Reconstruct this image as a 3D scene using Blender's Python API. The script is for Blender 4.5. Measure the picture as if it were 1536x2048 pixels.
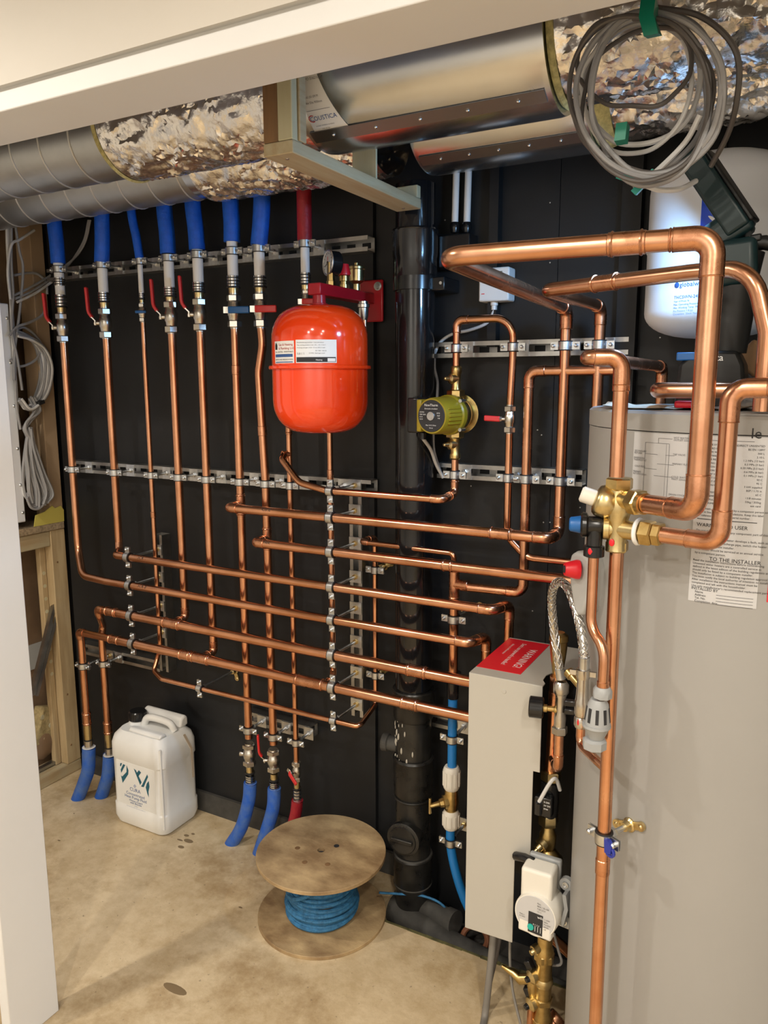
import bpy, math, random
import numpy as np
from mathutils import Vector, Matrix, noise

random.seed(7)
for o in list(bpy.data.objects):
    bpy.data.objects.remove(o)
scene = bpy.context.scene
COL = scene.collection

# ---------------------------------------------------------------- camera
F = 1539.0                                   # focal length in pixels of the 1536x2048 frame
YAW, PIT, ROL = math.radians(28.605), math.radians(9.591), math.radians(-0.149)
CAM = np.array([0.0, -1.95, 1.53])
_cy, _sy, _cp, _sp = math.cos(YAW), math.sin(YAW), math.cos(PIT), math.sin(PIT)
_fwd = np.array([-_sy*_cp, _cy*_cp, -_sp]); _rt = np.array([_cy, _sy, 0.0]); _up = np.cross(_rt, _fwd)
_r2 = math.cos(ROL)*_rt + math.sin(ROL)*_up
_u2 = -math.sin(ROL)*_rt + math.cos(ROL)*_up
RM = np.array([_r2, -_u2, _fwd])
cd = bpy.data.cameras.new('camera'); cam = bpy.data.objects.new('camera', cd); COL.objects.link(cam)
cd.sensor_fit = 'VERTICAL'; cd.sensor_height = 36.0; cd.sensor_width = 27.0
cd.lens = F/2048*36.0; cd.clip_start = 0.05
M = Matrix([[_r2[i], _u2[i], -_fwd[i], CAM[i]] for i in range(3)] + [[0, 0, 0, 1]])
cam.matrix_world = M
scene.camera = cam

# ---------------------------------------------------------------- light and exposure
scene.view_settings.view_transform = 'Standard'
scene.view_settings.look = 'None'
scene.view_settings.gamma = 1.0
scene.view_settings.use_curve_mapping = False
scene.view_settings.exposure = -1.2
w = bpy.data.worlds.new('world'); scene.world = w; w.use_nodes = True
w.node_tree.nodes['Background'].inputs[0].default_value = (1.0, 0.93, 0.84, 1)
w.node_tree.nodes['Background'].inputs[1].default_value = 0.12

def area(name, loc, target, power, size, color, spread=math.pi):
    l = bpy.data.lights.new(name, 'AREA'); l.shape = 'DISK'; l.size = size
    l.energy = power; l.color = color; l.spread = spread
    o = bpy.data.objects.new(name, l); COL.objects.link(o)
    o.location = loc
    o.rotation_euler = (Vector(target)-Vector(loc)).to_track_quat('-Z', 'Y').to_euler()
    return o
WARM = (1.0, 0.925, 0.81)
DOWNLIGHTS = [(-1.82, -1.68, 44), (-0.60, -2.05, 32), (0.45, -2.05, 34), (-0.75, -3.0, 66), (0.95, -2.95, 70)]
CEIL = 2.42
for i, (x, y, p) in enumerate(DOWNLIGHTS):
    area('downlight_beam', (x, y, CEIL-0.012), (x, y, 0), p, 0.07, WARM, math.radians(165))

# ---------------------------------------------------------------- pixel to place helpers
def ray(x, y):
    return RM.T @ np.array([(x-768)/F, (y-1024)/F, 1.0])
def P(x, y, Y):
    r = ray(x, y); return Vector(CAM + r*((Y-CAM[1])/r[1]))
def PZ(x, y, Z):
    r = ray(x, y); return Vector(CAM + r*((Z-CAM[2])/r[2]))
def PX(x, y, X):
    r = ray(x, y); return Vector(CAM + r*((X-CAM[0])/r[0]))
def PD(x, y, d):
    return Vector(CAM + ray(x, y)*d)
def zat(px, py, Y):
    return P(px, py, Y).z
V3 = Vector

# ---------------------------------------------------------------- materials
MATS = {}
def mat(name, col, rough=0.5, metal=0.0, var=0.0, scale=12.0, bump=0.0, bscale=60.0, col2=None, spec=0.5,
        alpha=1.0, trans=0.0, coat=0.0, emis=0.0, stretch=(1, 1, 1), rvar=0.0, detail=4.0):
    m = bpy.data.materials.new(name); m.use_nodes = True
    nt = m.node_tree; b = nt.nodes['Principled BSDF']
    b.inputs['Base Color'].default_value = (*col, 1); b.inputs['Roughness'].default_value = rough
    b.inputs['Metallic'].default_value = metal; b.inputs['Specular IOR Level'].default_value = spec
    b.inputs['Alpha'].default_value = alpha; b.inputs['Transmission Weight'].default_value = trans
    b.inputs['Coat Weight'].default_value = coat
    if emis:
        b.inputs['Emission Color'].default_value = (*col, 1); b.inputs['Emission Strength'].default_value = emis
    if var or bump or rvar:
        tc = nt.nodes.new('ShaderNodeTexCoord'); mp = nt.nodes.new('ShaderNodeMapping')
        mp.inputs['Scale'].default_value = stretch
        nt.links.new(tc.outputs['Object'], mp.inputs[0])
    if var or rvar:
        n = nt.nodes.new('ShaderNodeTexNoise'); n.inputs['Scale'].default_value = scale
        n.inputs['Detail'].default_value = detail; n.inputs['Roughness'].default_value = 0.6
        nt.links.new(mp.outputs[0], n.inputs['Vector'])
    if var:
        r = nt.nodes.new('ShaderNodeValToRGB')
        c2 = col2 or tuple(max(0, c*(1-var)) for c in col)
        r.color_ramp.elements[0].position = 0.35; r.color_ramp.elements[1].position = 0.65
        r.color_ramp.elements[0].color = (*c2, 1); r.color_ramp.elements[1].color = (*col, 1)
        nt.links.new(n.outputs[0], r.inputs[0]); nt.links.new(r.outputs[0], b.inputs['Base Color'])
    if rvar:
        mr = nt.nodes.new('ShaderNodeMapRange'); mr.inputs[3].default_value = max(0.02, rough-rvar); mr.inputs[4].default_value = rough+rvar
        nt.links.new(n.outputs[0], mr.inputs[0]); nt.links.new(mr.outputs[0], b.inputs['Roughness'])
    if bump:
        n2 = nt.nodes.new('ShaderNodeTexNoise'); n2.inputs['Scale'].default_value = bscale; n2.inputs['Detail'].default_value = 5
        bp = nt.nodes.new('ShaderNodeBump'); bp.inputs['Strength'].default_value = bump; bp.inputs['Distance'].default_value = 0.004
        nt.links.new(mp.outputs[0], n2.inputs['Vector']); nt.links.new(n2.outputs[0], bp.inputs['Height'])
        nt.links.new(bp.outputs[0], b.inputs['Normal'])
    MATS[name] = m
    return m

mat('copper', (0.78, 0.405, 0.245), 0.23, 1.0, 0.25, 9, col2=(0.60, 0.285, 0.155), rvar=0.06)
mat('copper_bright', (0.75, 0.405, 0.25), 0.26, 1.0, 0.25, 14, col2=(0.62, 0.30, 0.17), rvar=0.07)
mat('copper_joint', (0.74, 0.38, 0.23), 0.28, 1.0, 0.3, 40, col2=(0.55, 0.26, 0.145), rvar=0.08)
mat('solder', (0.55, 0.50, 0.45), 0.35, 1.0)
mat('brass', (0.62, 0.46, 0.20), 0.30, 1.0, 0.3, 50, col2=(0.46, 0.32, 0.12))
mat('brass_bright', (0.70, 0.56, 0.29), 0.28, 1.0, 0.2, 40)
mat('zinc', (0.66, 0.68, 0.70), 0.33, 1.0, 0.2, 60)
mat('nickel', (0.62, 0.59, 0.54), 0.27, 1.0, 0.15, 60)
mat('chrome', (0.72, 0.73, 0.75), 0.12, 1.0)
mat('galvanised', (0.50, 0.50, 0.49), 0.38, 1.0, 0.30, 14, rvar=0.08)
mat('duct_steel', (0.50, 0.52, 0.535), 0.40, 1.0, 0.14, 8, rvar=0.06)
mat('seam_steel', (0.27, 0.27, 0.28), 0.35, 1.0)
mat('silencer_steel', (0.60, 0.615, 0.63), 0.24, 1.0, 0.10, 6, rvar=0.08)
mat('foil', (0.86, 0.84, 0.81), 0.24, 1.0, 0, bump=0.35, bscale=90, rvar=0.08)
mat('rubber', (0.012, 0.012, 0.013), 0.6)
mat('black_wall', (0.0125, 0.0135, 0.0155), 0.52, 0, 0.35, 5, bump=0.06, bscale=140, spec=0.4)
mat('black_plastic', (0.010, 0.010, 0.011), 0.22, 0, rvar=0.1)
mat('black_pipe', (0.009, 0.009, 0.010), 0.13, 0, 0, rvar=0.08, bump=0.04, bscale=40)
mat('dusty_pipe', (0.020, 0.019, 0.017), 0.30, 0, 0.6, 22, col2=(0.008, 0.008, 0.008), rvar=0.15)
mat('plaster_dust', (0.45, 0.42, 0.36), 0.8)
mat('blue_conduit', (0.008, 0.11, 0.66), 0.45, 0, 0.25, 30, bump=0.25, bscale=160)
mat('dusty_blue', (0.012, 0.10, 0.50), 0.55, 0, 0.6, 25, col2=(0.075, 0.16, 0.42), bump=0.25, bscale=160)
mat('red_conduit', (0.34, 0.012, 0.022), 0.45, 0, 0.3, 30, bump=0.25, bscale=160)
mat('blue_pipe', (0.012, 0.19, 0.55), 0.35)
mat('seam_bright', (0.62, 0.63, 0.63), 0.5, 0.6)
mat('white_pipe', (0.80, 0.80, 0.80), 0.3)
mat('red_plastic', (0.60, 0.022, 0.022), 0.38)
mat('blue_plastic', (0.010, 0.11, 0.36), 0.38)
mat('navy_plastic', (0.02, 0.035, 0.30), 0.35)
mat('red_tank', (0.88, 0.055, 0.006), 0.13, 0, coat=0.7)
mat('red_arm', (0.42, 0.010, 0.020), 0.30)
mat('white_tank', (0.80, 0.83, 0.88), 0.35)
mat('white_plastic', (0.80, 0.80, 0.79), 0.4)
mat('offwhite_plastic', (0.74, 0.71, 0.64), 0.45)
mat('jerrycan_white', (0.80, 0.80, 0.78), 0.42, 0, 0.06, 8)
mat('grey_plastic', (0.33, 0.34, 0.345), 0.42)
mat('light_grey', (0.40, 0.40, 0.39), 0.5)
mat('cylinder_grey', (0.325, 0.317, 0.305), 0.38, 0, 0.05, 3)
mat('cabinet_grey', (0.46, 0.44, 0.395), 0.42, 0.0)
mat('label_silver', (0.54, 0.54, 0.55), 0.28, 0.1)
mat('paper', (0.78, 0.78, 0.77), 0.7)
mat('brown_paper', (0.55, 0.46, 0.36), 0.8)
mat('yellow_film', (0.60, 0.52, 0.12), 0.5)
mat('ink', (0.02, 0.02, 0.022), 0.7)
mat('ink_grey', (0.16, 0.16, 0.17), 0.7)
mat('ink_white', (0.85, 0.85, 0.85), 0.6)
mat('ink_red', (0.45, 0.02, 0.02), 0.6)
mat('ink_blue', (0.03, 0.09, 0.28), 0.6)
mat('ink_teal', (0.010, 0.10, 0.15), 0.6)
mat('label_red', (0.72, 0.012, 0.025), 0.35)
mat('label_blue', (0.0, 0.055, 0.62), 0.4)
mat('teal_button', (0.02, 0.42, 0.36), 0.4)
mat('makita_teal', (0.004, 0.022, 0.026), 0.38)
mat('makita_black', (0.006, 0.007, 0.008), 0.45)
mat('green_tape', (0.0, 0.20, 0.13), 0.4)
mat('cyan_tape', (0.0, 0.30, 0.25), 0.4)
mat('cable_grey', (0.30, 0.30, 0.31), 0.42)
mat('cable_white', (0.62, 0.62, 0.62), 0.42)
mat('cable_dark', (0.10, 0.09, 0.085), 0.45)
mat('armoured', (0.20, 0.185, 0.165), 0.6)
mat('timber', (0.52, 0.40, 0.23), 0.7, 0, 0.35, 3.2, col2=(0.38, 0.27, 0.14), stretch=(10, 10, 1), bump=0.1)
mat('timber_y', (0.46, 0.40, 0.26), 0.7, 0, 0.35, 3.2, col2=(0.39, 0.29, 0.16), stretch=(10, 1, 10), bump=0.1)
mat('timber_pale', (0.50, 0.47, 0.33), 0.7, 0, 0.3, 3.2, col2=(0.48, 0.44, 0.27), stretch=(10, 10, 1), bump=0.1)
mat('timber_brown', (0.24, 0.13, 0.055), 0.7, 0, 0.4, 3.2, stretch=(10, 10, 1))
mat('chipboard', (0.42, 0.32, 0.20), 0.8, 0, 0.5, 120, bump=0.3)
mat('brown_board', (0.24, 0.15, 0.085), 0.75, 0, 0.3, 6)
mat('wool', (0.42, 0.33, 0.16), 0.95, 0, 0.4, 60, bump=0.8)
mat('wool_yellow', (0.62, 0.56, 0.25), 0.95, 0, 0.4, 90, bump=0.8)
mat('plywood', (0.52, 0.375, 0.20), 0.65, 0, 0.6, 3.4, col2=(0.23, 0.145, 0.07), stretch=(2.4, 3.6, 2), bump=0.15, detail=9)
mat('rope_blue', (0.035, 0.19, 0.40), 0.6, 0, 0.4, 80, bump=0.6, bscale=260)
mat('paint_white', (0.80, 0.81, 0.82), 0.55, 0, 0.03, 3)
mat('paint_warm', (0.66, 0.63, 0.58), 0.6, 0, 0.03, 3)
mat('dark_ceiling', (0.05, 0.05, 0.05), 0.8)
mat('trench', (0.05, 0.045, 0.04), 0.9, 0, 0.5, 10, bump=0.5)
mat('trench_pipe', (0.065, 0.062, 0.056), 0.75, 0, 0.5, 14, bump=0.3)
mat('stain', (0.20, 0.14, 0.075), 0.5)
mat('terracotta', (0.20, 0.075, 0.035), 0.6)
mat('green_edge', (0.13, 0.12, 0.045), 0.85, 0, 0.6, 30)
mat('lamp_glow', (0.62, 0.82, 1.0), 0.5, emis=5.0)
mat('bulb_glow', (1.0, 0.88, 0.72), 0.5, emis=25.0)
mat('glass_gauge', (0.42, 0.44, 0.45), 0.15)
mat('screen', (0.20, 0.22, 0.18), 0.25)
mat('olive', (0.30, 0.225, 0.012), 0.38)
mat('clear_film', (0.85, 0.87, 0.92), 0.12, alpha=0.30)
mat('cardboard', (0.40, 0.28, 0.17), 0.85)

# concrete floor: mottled, with brown stains that have their own shape
def concrete():
    m = bpy.data.materials.new('concrete'); m.use_nodes = True; nt = m.node_tree; b = nt.nodes['Principled BSDF']
    tc = nt.nodes.new('ShaderNodeTexCoord')
    def nz(s, d, r=0.6, off=(0, 0, 0)):
        mp = nt.nodes.new('ShaderNodeMapping'); mp.inputs['Location'].default_value = off
        n = nt.nodes.new('ShaderNodeTexNoise'); n.inputs['Scale'].default_value = s; n.inputs['Detail'].default_value = d; n.inputs['Roughness'].default_value = r
        nt.links.new(tc.outputs['Object'], mp.inputs[0]); nt.links.new(mp.outputs[0], n.inputs['Vector']); return n
    def ramp(src, p0, c0, p1, c1):
        r = nt.nodes.new('ShaderNodeValToRGB'); r.color_ramp.elements[0].position = p0; r.color_ramp.elements[1].position = p1
        r.color_ramp.elements[0].color = (*c0, 1); r.color_ramp.elements[1].color = (*c1, 1)
        nt.links.new(src, r.inputs[0]); return r.outputs[0]
    def mix(f, a, bb):
        x = nt.nodes.new('ShaderNodeMix'); x.data_type = 'RGBA'
        nt.links.new(f, x.inputs[0]); nt.links.new(a, x.inputs[6]); nt.links.new(bb, x.inputs[7]); return x.outputs[2]
    base = ramp(nz(3.0, 6).outputs[0], 0.35, (0.43, 0.31, 0.165), 0.65, (0.66, 0.53, 0.345))
    fine = ramp(nz(26, 6, 0.7).outputs[0], 0.38, (0.40, 0.30, 0.17), 0.62, (0.66, 0.55, 0.38))
    half = nt.nodes.new('ShaderNodeValue'); half.outputs[0].default_value = 0.35
    c = mix(half.outputs[0], base, fine)
    st = ramp(nz(2.1, 7, 0.72, (1.3, 2.2, 0)).outputs[0], 0.50, (0, 0, 0), 0.66, (0.85, 0.85, 0.85))
    br = nt.nodes.new('ShaderNodeRGB'); br.outputs[0].default_value = (0.27, 0.17, 0.07, 1)
    c = mix(st, c, br.outputs[0])
    sp = ramp(nz(70, 2, 0.5).outputs[0], 0.70, (0, 0, 0), 0.74, (0.55, 0.55, 0.55))
    dk = nt.nodes.new('ShaderNodeRGB'); dk.outputs[0].default_value = (0.16, 0.12, 0.08, 1)
    c = mix(sp, c, dk.outputs[0])
    nt.links.new(c, b.inputs['Base Color']); b.inputs['Roughness'].default_value = 0.62
    bp = nt.nodes.new('ShaderNodeBump'); bp.inputs['Strength'].default_value = 0.25; bp.inputs['Distance'].default_value = 0.004
    nt.links.new(nz(60, 6).outputs[0], bp.inputs['Height']); nt.links.new(bp.outputs[0], b.inputs['Normal'])
    MATS['concrete'] = m
concrete()

# ---------------------------------------------------------------- mesh helpers
def fillet(pts, rad):
    """round the corners of a polyline; returns path and the arcs (start index, end index) for each corner"""
    pts = [V3(p) for p in pts]; out = [pts[0]]; arcs = {}
    for i in range(1, len(pts)-1):
        R = rad.get(i, rad.get('all', 0.02)) if isinstance(rad, dict) else rad
        a, b, c = pts[i-1], pts[i], pts[i+1]
        u = (a-b); v = (c-b); lu, lv = u.length, v.length
        if lu < 1e-6 or lv < 1e-6: continue
        u /= lu; v /= lv
        cs = max(-1, min(1, u.dot(v))); ang = math.acos(cs)
        if ang > math.pi-0.02 or R <= 0:
            out.append(b); continue
        t = min(R/math.tan(ang/2), lu*0.49, lv*0.49); Rr = t*math.tan(ang/2)
        bis = (u+v).normalized(); ctr = b+bis*(Rr/math.sin(ang/2))
        p0 = b+u*t; p1 = b+v*t
        n = max(4, int((math.pi-ang)/math.radians(11)))
        d0 = p0-ctr; d1 = p1-ctr; tot = math.pi-ang
        s = len(out)
        for k in range(n+1):
            f = k/n
            out.append(ctr + (d0*math.sin((1-f)*tot)+d1*math.sin(f*tot))/math.sin(tot) if tot > 1e-3 else p0.lerp(p1, f))
        arcs[i] = (s, len(out)-1, u, v)
    out.append(pts[-1])
    return out, arcs

def spline(pts, n=8, closed=False):
    pts = [V3(p) for p in pts]
    if not closed: pts = [pts[0]*2-pts[1]]+pts+[pts[-1]*2-pts[-2]]
    m = len(pts); out = []
    rng = range(m) if closed else range(1, m-2)
    for i in rng:
        a, b, c, d = (pts[(i-1) % m], pts[i % m], pts[(i+1) % m], pts[(i+2) % m])
        for k in range(n):
            t = k/n
            out.append(0.5*((2*b)+(c-a)*t+(2*a-5*b+4*c-d)*t*t+(3*b-a-3*c+d)*t**3))
    if not closed: out.append(pts[-2])
    return out

def frame(ax):
    ax = V3(ax).normalized()
    h = V3((0, 0, 1)) if abs(ax.z) < 0.9 else V3((1, 0, 0))
    u = h.cross(ax).normalized(); v = ax.cross(u)
    return u, v, ax

class MB:
    def __init__(s): s.v = []; s.f = []
    def add(s, v, f):
        b = len(s.v); s.v += [tuple(x) for x in v]; s.f += [tuple(i+b for i in q) for q in f]; return s
    def tube(s, path, r, n=16, cap=True, closed=False):
        path = [V3(p) for p in path]
        cl = [path[0]]
        for p in path[1:]:
            if (p-cl[-1]).length > 1e-6: cl.append(p)
        path = cl; m = len(path)
        tg = []
        for i in range(m):
            if closed: t = path[(i+1) % m]-path[i-1]
            else: t = path[min(i+1, m-1)]-path[max(i-1, 0)]
            tg.append(t.normalized())
        u, v, _ = frame(tg[0]); vs = []
        for i in range(m):
            if i:
                q = tg[i-1].rotation_difference(tg[i]); u = q @ u; v = q @ v
            rr = r[i] if isinstance(r, (list, tuple)) else r
            k = 1.0
            if 0 < i < m-1 and not closed:
                d1 = (path[i]-path[i-1]).normalized(); k = 1/max(0.5, d1.dot(tg[i]))
            for j in range(n):
                a = 2*math.pi*j/n; vs.append(path[i]+(u*math.cos(a)+v*math.sin(a))*rr)
        fs = []
        for i in range(m if closed else m-1):
            i2 = (i+1) % m
            for j in range(n):
                fs.append((i*n+j, i*n+(j+1) % n, i2*n+(j+1) % n, i2*n+j))
        if cap and not closed:
            fs.append(tuple(range(n-1, -1, -1))); fs.append(tuple((m-1)*n+j for j in range(n)))
        return s.add(vs, fs)
    def lathe(s, prof, o, ax, n=28, cap=True, u0=None):
        o = V3(o); u, v, a = frame(ax)
        if u0 is not None:
            u = V3(u0); u = (u-a*u.dot(a)).normalized(); v = a.cross(u)
        vs = []
        for t, r in prof:
            for j in range(n):
                an = 2*math.pi*j/n; vs.append(o+a*t+(u*math.cos(an)+v*math.sin(an))*r)
        fs = []
        for i in range(len(prof)-1):
            for j in range(n):
                fs.append((i*n+j, i*n+(j+1) % n, (i+1)*n+(j+1) % n, (i+1)*n+j))
        if cap:
            fs.append(tuple(range(n-1, -1, -1))); fs.append(tuple((len(prof)-1)*n+j for j in range(n)))
        return s.add(vs, fs)
    def cyl(s, a, b, r, n=20, r2=None):
        a = V3(a); b = V3(b); L = (b-a).length
        return s.lathe([(0, r), (L, r if r2 is None else r2)], a, b-a, n)
    def hexn(s, o, ax, r, h, ch=0.12):
        return s.lathe([(0, r*(1-ch)), (h*0.12, r), (h*0.88, r), (h, r*(1-ch))], o, ax, 6)
    def torus(s, o, ax, R, r, n=28, k=8):
        u, v, a = frame(ax); o = V3(o)
        return s.tube([o+(u*math.cos(2*math.pi*i/n)+v*math.sin(2*math.pi*i/n))*R for i in range(n)], r, k, closed=True)
    def box(s, lo, hi):
        x0, y0, z0 = lo; x1, y1, z1 = hi
        if x0 > x1: x0, x1 = x1, x0
        if y0 > y1: y0, y1 = y1, y0
        if z0 > z1: z0, z1 = z1, z0
        v = [(x0, y0, z0), (x1, y0, z0), (x1, y1, z0), (x0, y1, z0), (x0, y0, z1), (x1, y0, z1), (x1, y1, z1), (x0, y1, z1)]
        return s.add(v, [(3, 2, 1, 0), (4, 5, 6, 7), (0, 1, 5, 4), (1, 2, 6, 5), (2, 3, 7, 6), (3, 0, 4, 7)])
    def obox(s, c, x, y, z, sx, sy, sz):
        c = V3(c); x = V3(x).normalized()*sx/2; y = V3(y).normalized()*sy/2; z = V3(z).normalized()*sz/2
        v = [c-x-y-z, c+x-y-z, c+x+y-z, c-x+y-z, c-x-y+z, c+x-y+z, c+x+y+z, c-x+y+z]
        return s.add(v, [(3, 2, 1, 0), (4, 5, 6, 7), (0, 1, 5, 4), (1, 2, 6, 5), (2, 3, 7, 6), (3, 0, 4, 7)])
    def prism(s, poly, o, u, v, th):
        """extrude a 2-D polygon (anticlockwise in u,v) by th along u x v"""
        o = V3(o); u = V3(u).normalized(); v = V3(v).normalized(); w = u.cross(v)*th; n = len(poly)
        a = [o+u*p[0]+v*p[1] for p in poly]
        return s.add(a+[p+w for p in a], [tuple(range(n-1, -1, -1)), tuple(range(n, 2*n))]+[(i, (i+1) % n, n+(i+1) % n, n+i) for i in range(n)])
    def ribbon(s, path, wd, w, t):
        """rectangular strip w wide (along wd) and t thick swept along a path"""
        path = [V3(p) for p in path]; wd = V3(wd).normalized(); m = len(path); vs = []
        for i in range(m):
            tg = (path[min(i+1, m-1)]-path[max(i-1, 0)]).normalized(); nn = tg.cross(wd).normalized()
            p = path[i]
            vs += [p-wd*w/2-nn*t/2, p+wd*w/2-nn*t/2, p+wd*w/2+nn*t/2, p-wd*w/2+nn*t/2]
        fs = [(0, 1, 2, 3), ((m-1)*4+3, (m-1)*4+2, (m-1)*4+1, (m-1)*4)]
        for i in range(m-1):
            for j in range(4): fs.append((i*4+j, (i+1)*4+j, (i+1)*4+(j+1) % 4, i*4+(j+1) % 4))
        return s.add(vs, fs)
    def sphere(s, c, r, n=16, k=10, sq=(1, 1, 1)):
        c = V3(c); vs = []; fs = []
        for i in range(k+1):
            th = math.pi*i/k
            for j in range(n):
                a = 2*math.pi*j/n; vs.append(c+V3((r*sq[0]*math.sin(th)*math.cos(a), r*sq[1]*math.sin(th)*math.sin(a), r*sq[2]*math.cos(th))))
        for i in range(k):
            for j in range(n): fs.append((i*n+j, (i+1)*n+j, (i+1)*n+(j+1) % n, i*n+(j+1) % n))
        return s.add(vs, fs)

ORG = {}
def mesh_of(name, mb, org, ang=38):
    me = bpy.data.meshes.new(name)
    me.from_pydata([(x-org.x, y-org.y, z-org.z) for x, y, z in mb.v], [], mb.f)
    me.validate(); me.update()
    for p in me.polygons: p.use_smooth = True
    me.set_sharp_from_angle(angle=math.radians(ang))
    return me
def ob(name, mb, m, parent=None, label=None, cat=None, group=None, kind=None, bev=0, seg=2, ang=38):
    if parent is not None: org = ORG[parent.name]
    else:
        a = np.array([tuple(p) for p in mb.v]); lo, hi = a.min(0), a.max(0)
        org = V3(((lo[0]+hi[0])/2, (lo[1]+hi[1])/2, lo[2]))
    o = bpy.data.objects.new(name, mesh_of(name, mb, org, ang)); COL.objects.link(o)
    o.data.materials.append(MATS[m])
    ORG[o.name] = org
    if parent is not None: o.parent = parent
    else: o.location = org
    if bev:
        md = o.modifiers.new('bevel', 'BEVEL'); md.width = bev; md.segments = seg; md.limit_method = 'ANGLE'; md.angle_limit = math.radians(40)
    tag(o, label, cat, group, kind)
    return o
def tag(o, label=None, cat=None, group=None, kind=None):
    if label: o['label'] = label
    if cat: o['category'] = cat
    if group: o['group'] = group
    if kind: o['kind'] = kind
    return o
def thing(name, loc, label, cat, group=None):
    o = bpy.data.objects.new(name, None); COL.objects.link(o); o.location = V3(loc); o.empty_display_size = 0.03
    ORG[o.name] = V3(loc)
    return tag(o, label, cat, group)

# lettering: built-in font outlines turned into flat meshes and laid on a surface
def glyphs(s, size, align='LEFT'):
    c = bpy.data.curves.new('t', 'FONT'); c.body = s; c.size = size; c.align_x = align; c.align_y = 'BOTTOM_BASELINE'; c.resolution_u = 2
    o = bpy.data.objects.new('t', c); COL.objects.link(o)
    bpy.context.view_layer.update()
    me = o.evaluated_get(bpy.context.evaluated_depsgraph_get()).to_mesh()
    v = [(p.co.x, p.co.y) for p in me.vertices]; f = [tuple(p.vertices) for p in me.polygons]
    o.to_mesh_clear() if hasattr(o, 'to_mesh_clear') else None
    bpy.data.objects.remove(o); bpy.data.curves.remove(c)
    return v, f
def write(mb, s, size, fn, x=0, y=0, align='LEFT', sx=1.0):
    v, f = glyphs(s, size, align)
    return mb.add([fn(x+a*sx, y+b) for a, b in v], f)
def flat(o, u, v):
    o = V3(o); u = V3(u).normalized(); v = V3(v).normalized()
    return lambda a, b: o+u*a+v*b
def onround(cx, cy, R, phi0, z0):
    """surface of an upright cylinder: a runs along the arc to the right as seen from the front"""
    def fn(a, b):
        p = phi0+a/R; return V3((cx+R*math.sin(p), cy-R*math.cos(p), z0+b))
    return fn
def patch(mb, fn, x0, x1, y0, y1, n=12):
    vs = []; 
    for i in range(n+1):
        x = x0+(x1-x0)*i/n; vs += [fn(x, y0), fn(x, y1)]
    return mb.add(vs, [(2*i, 2*i+2, 2*i+3, 2*i+1) for i in range(n)])
ORD = ['leftmost', 'second', 'third', 'fourth', 'fifth', 'sixth', 'seventh', 'eighth']
# ================================================================ the setting
def struct(name, mb, m, parent=None, **k):
    o = ob(name, mb, m, parent, **k)
    if parent is None: o['kind'] = 'structure'
    return o
slab = [(-3.0, -3.5), (2.4, -3.5), (2.4, -0.207), (-0.99, -0.202), (-0.99, 0.0), (-3.0, 0.0)]
fl = struct('floor', MB().prism(slab, (0, 0, -0.10), (1, 0, 0), (0, 1, 0), 0.10), 'concrete')
ob('trench_bed', MB().box((-1.0, -0.25, -0.14), (2.4, 0.05, -0.10)), 'trench', fl)
e = MB()
for i in range(14):
    x = -0.96+0.055*i
    e.obox((x, -0.205, -0.004), (1, 0.02*random.uniform(-1, 1), 0), (0, 1, 0), (0, 0, 1), 0.056, 0.005+0.008*random.random(), 0.012)
ob('edge_strip', e, 'green_edge', fl)
XE1 = P(747, 700, 0).x; XE2 = P(1107, 700, 0).x
wb = struct('wall_back', MB().box((-2.62, 0.030, -0.14), (0.80, 0.08, CEIL)), 'black_wall')
for i, (x0, x1, yy) in enumerate([(-2.435, XE1, 0.0), (XE1+0.002, XE2-0.0008, 0.014), (XE2+0.0008, 0.15, 0.014), (0.1525, 0.80, 0.014)]):
    ob('panel', MB().box((x0, yy, 0.0 if i == 0 else -0.10), (x1, 0.030, CEIL)), 'black_wall', wb)
for px, py, r_, st in ((373, 1671, 0.008, 1.3), (377, 1682, 0.012, 1.6), (362, 1694, 0.009, 1.4), (360, 1680, 0.005, 2.6), (386, 1668, 0.006, 1.2), (118, 1681, 0.004, 1.6), (148, 1627, 0.003, 1.2), (481, 1815, 0.004, 1.8), (350, 1978, 0.016, 2.4)):
    p = PZ(px, py, 0); ob('drip_stain', MB().sphere((p.x, p.y, 0.0002), r_, 14, 6, (st, 0.8, 0.02)), 'stain', fl)
sk = MB().box((-2.435, -0.012, 0.0), (-0.99, -0.0005, 0.075)); ob('skirting', sk, 'trench_pipe', wb)
sc = MB()
for px, py in [(1100, 405), (1100, 525), (1103, 610), (1172, 612), (1103, 700), (1075, 860), (1083, 870), (925, 700), (917, 645), (890, 440), (1100, 1045), (1160, 1015), (942, 972), (1087, 1045), (725, 928), (730, 920), (700, 1100), (1065, 1222), (1320, 675), (940, 1060)]:
    p = P(px, py, 0.013); sc.sphere(p, 0.0022, 8, 6, (1, 0.5, 1))
ob('screw_heads', sc, 'zinc', wb, kind='stuff')
dp = P(992, 420, 0.0); ob('batten', MB().box((dp.x-0.012, -0.016, 1.62), (dp.x+0.012, 0.0139, CEIL)), 'black_wall', wb)
dp = P(1262, 480, 0.0); ob('batten', MB().box((dp.x-0.02, -0.026, 1.2), (dp.x+0.025, 0.0139, CEIL)), 'black_wall', wb)

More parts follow.
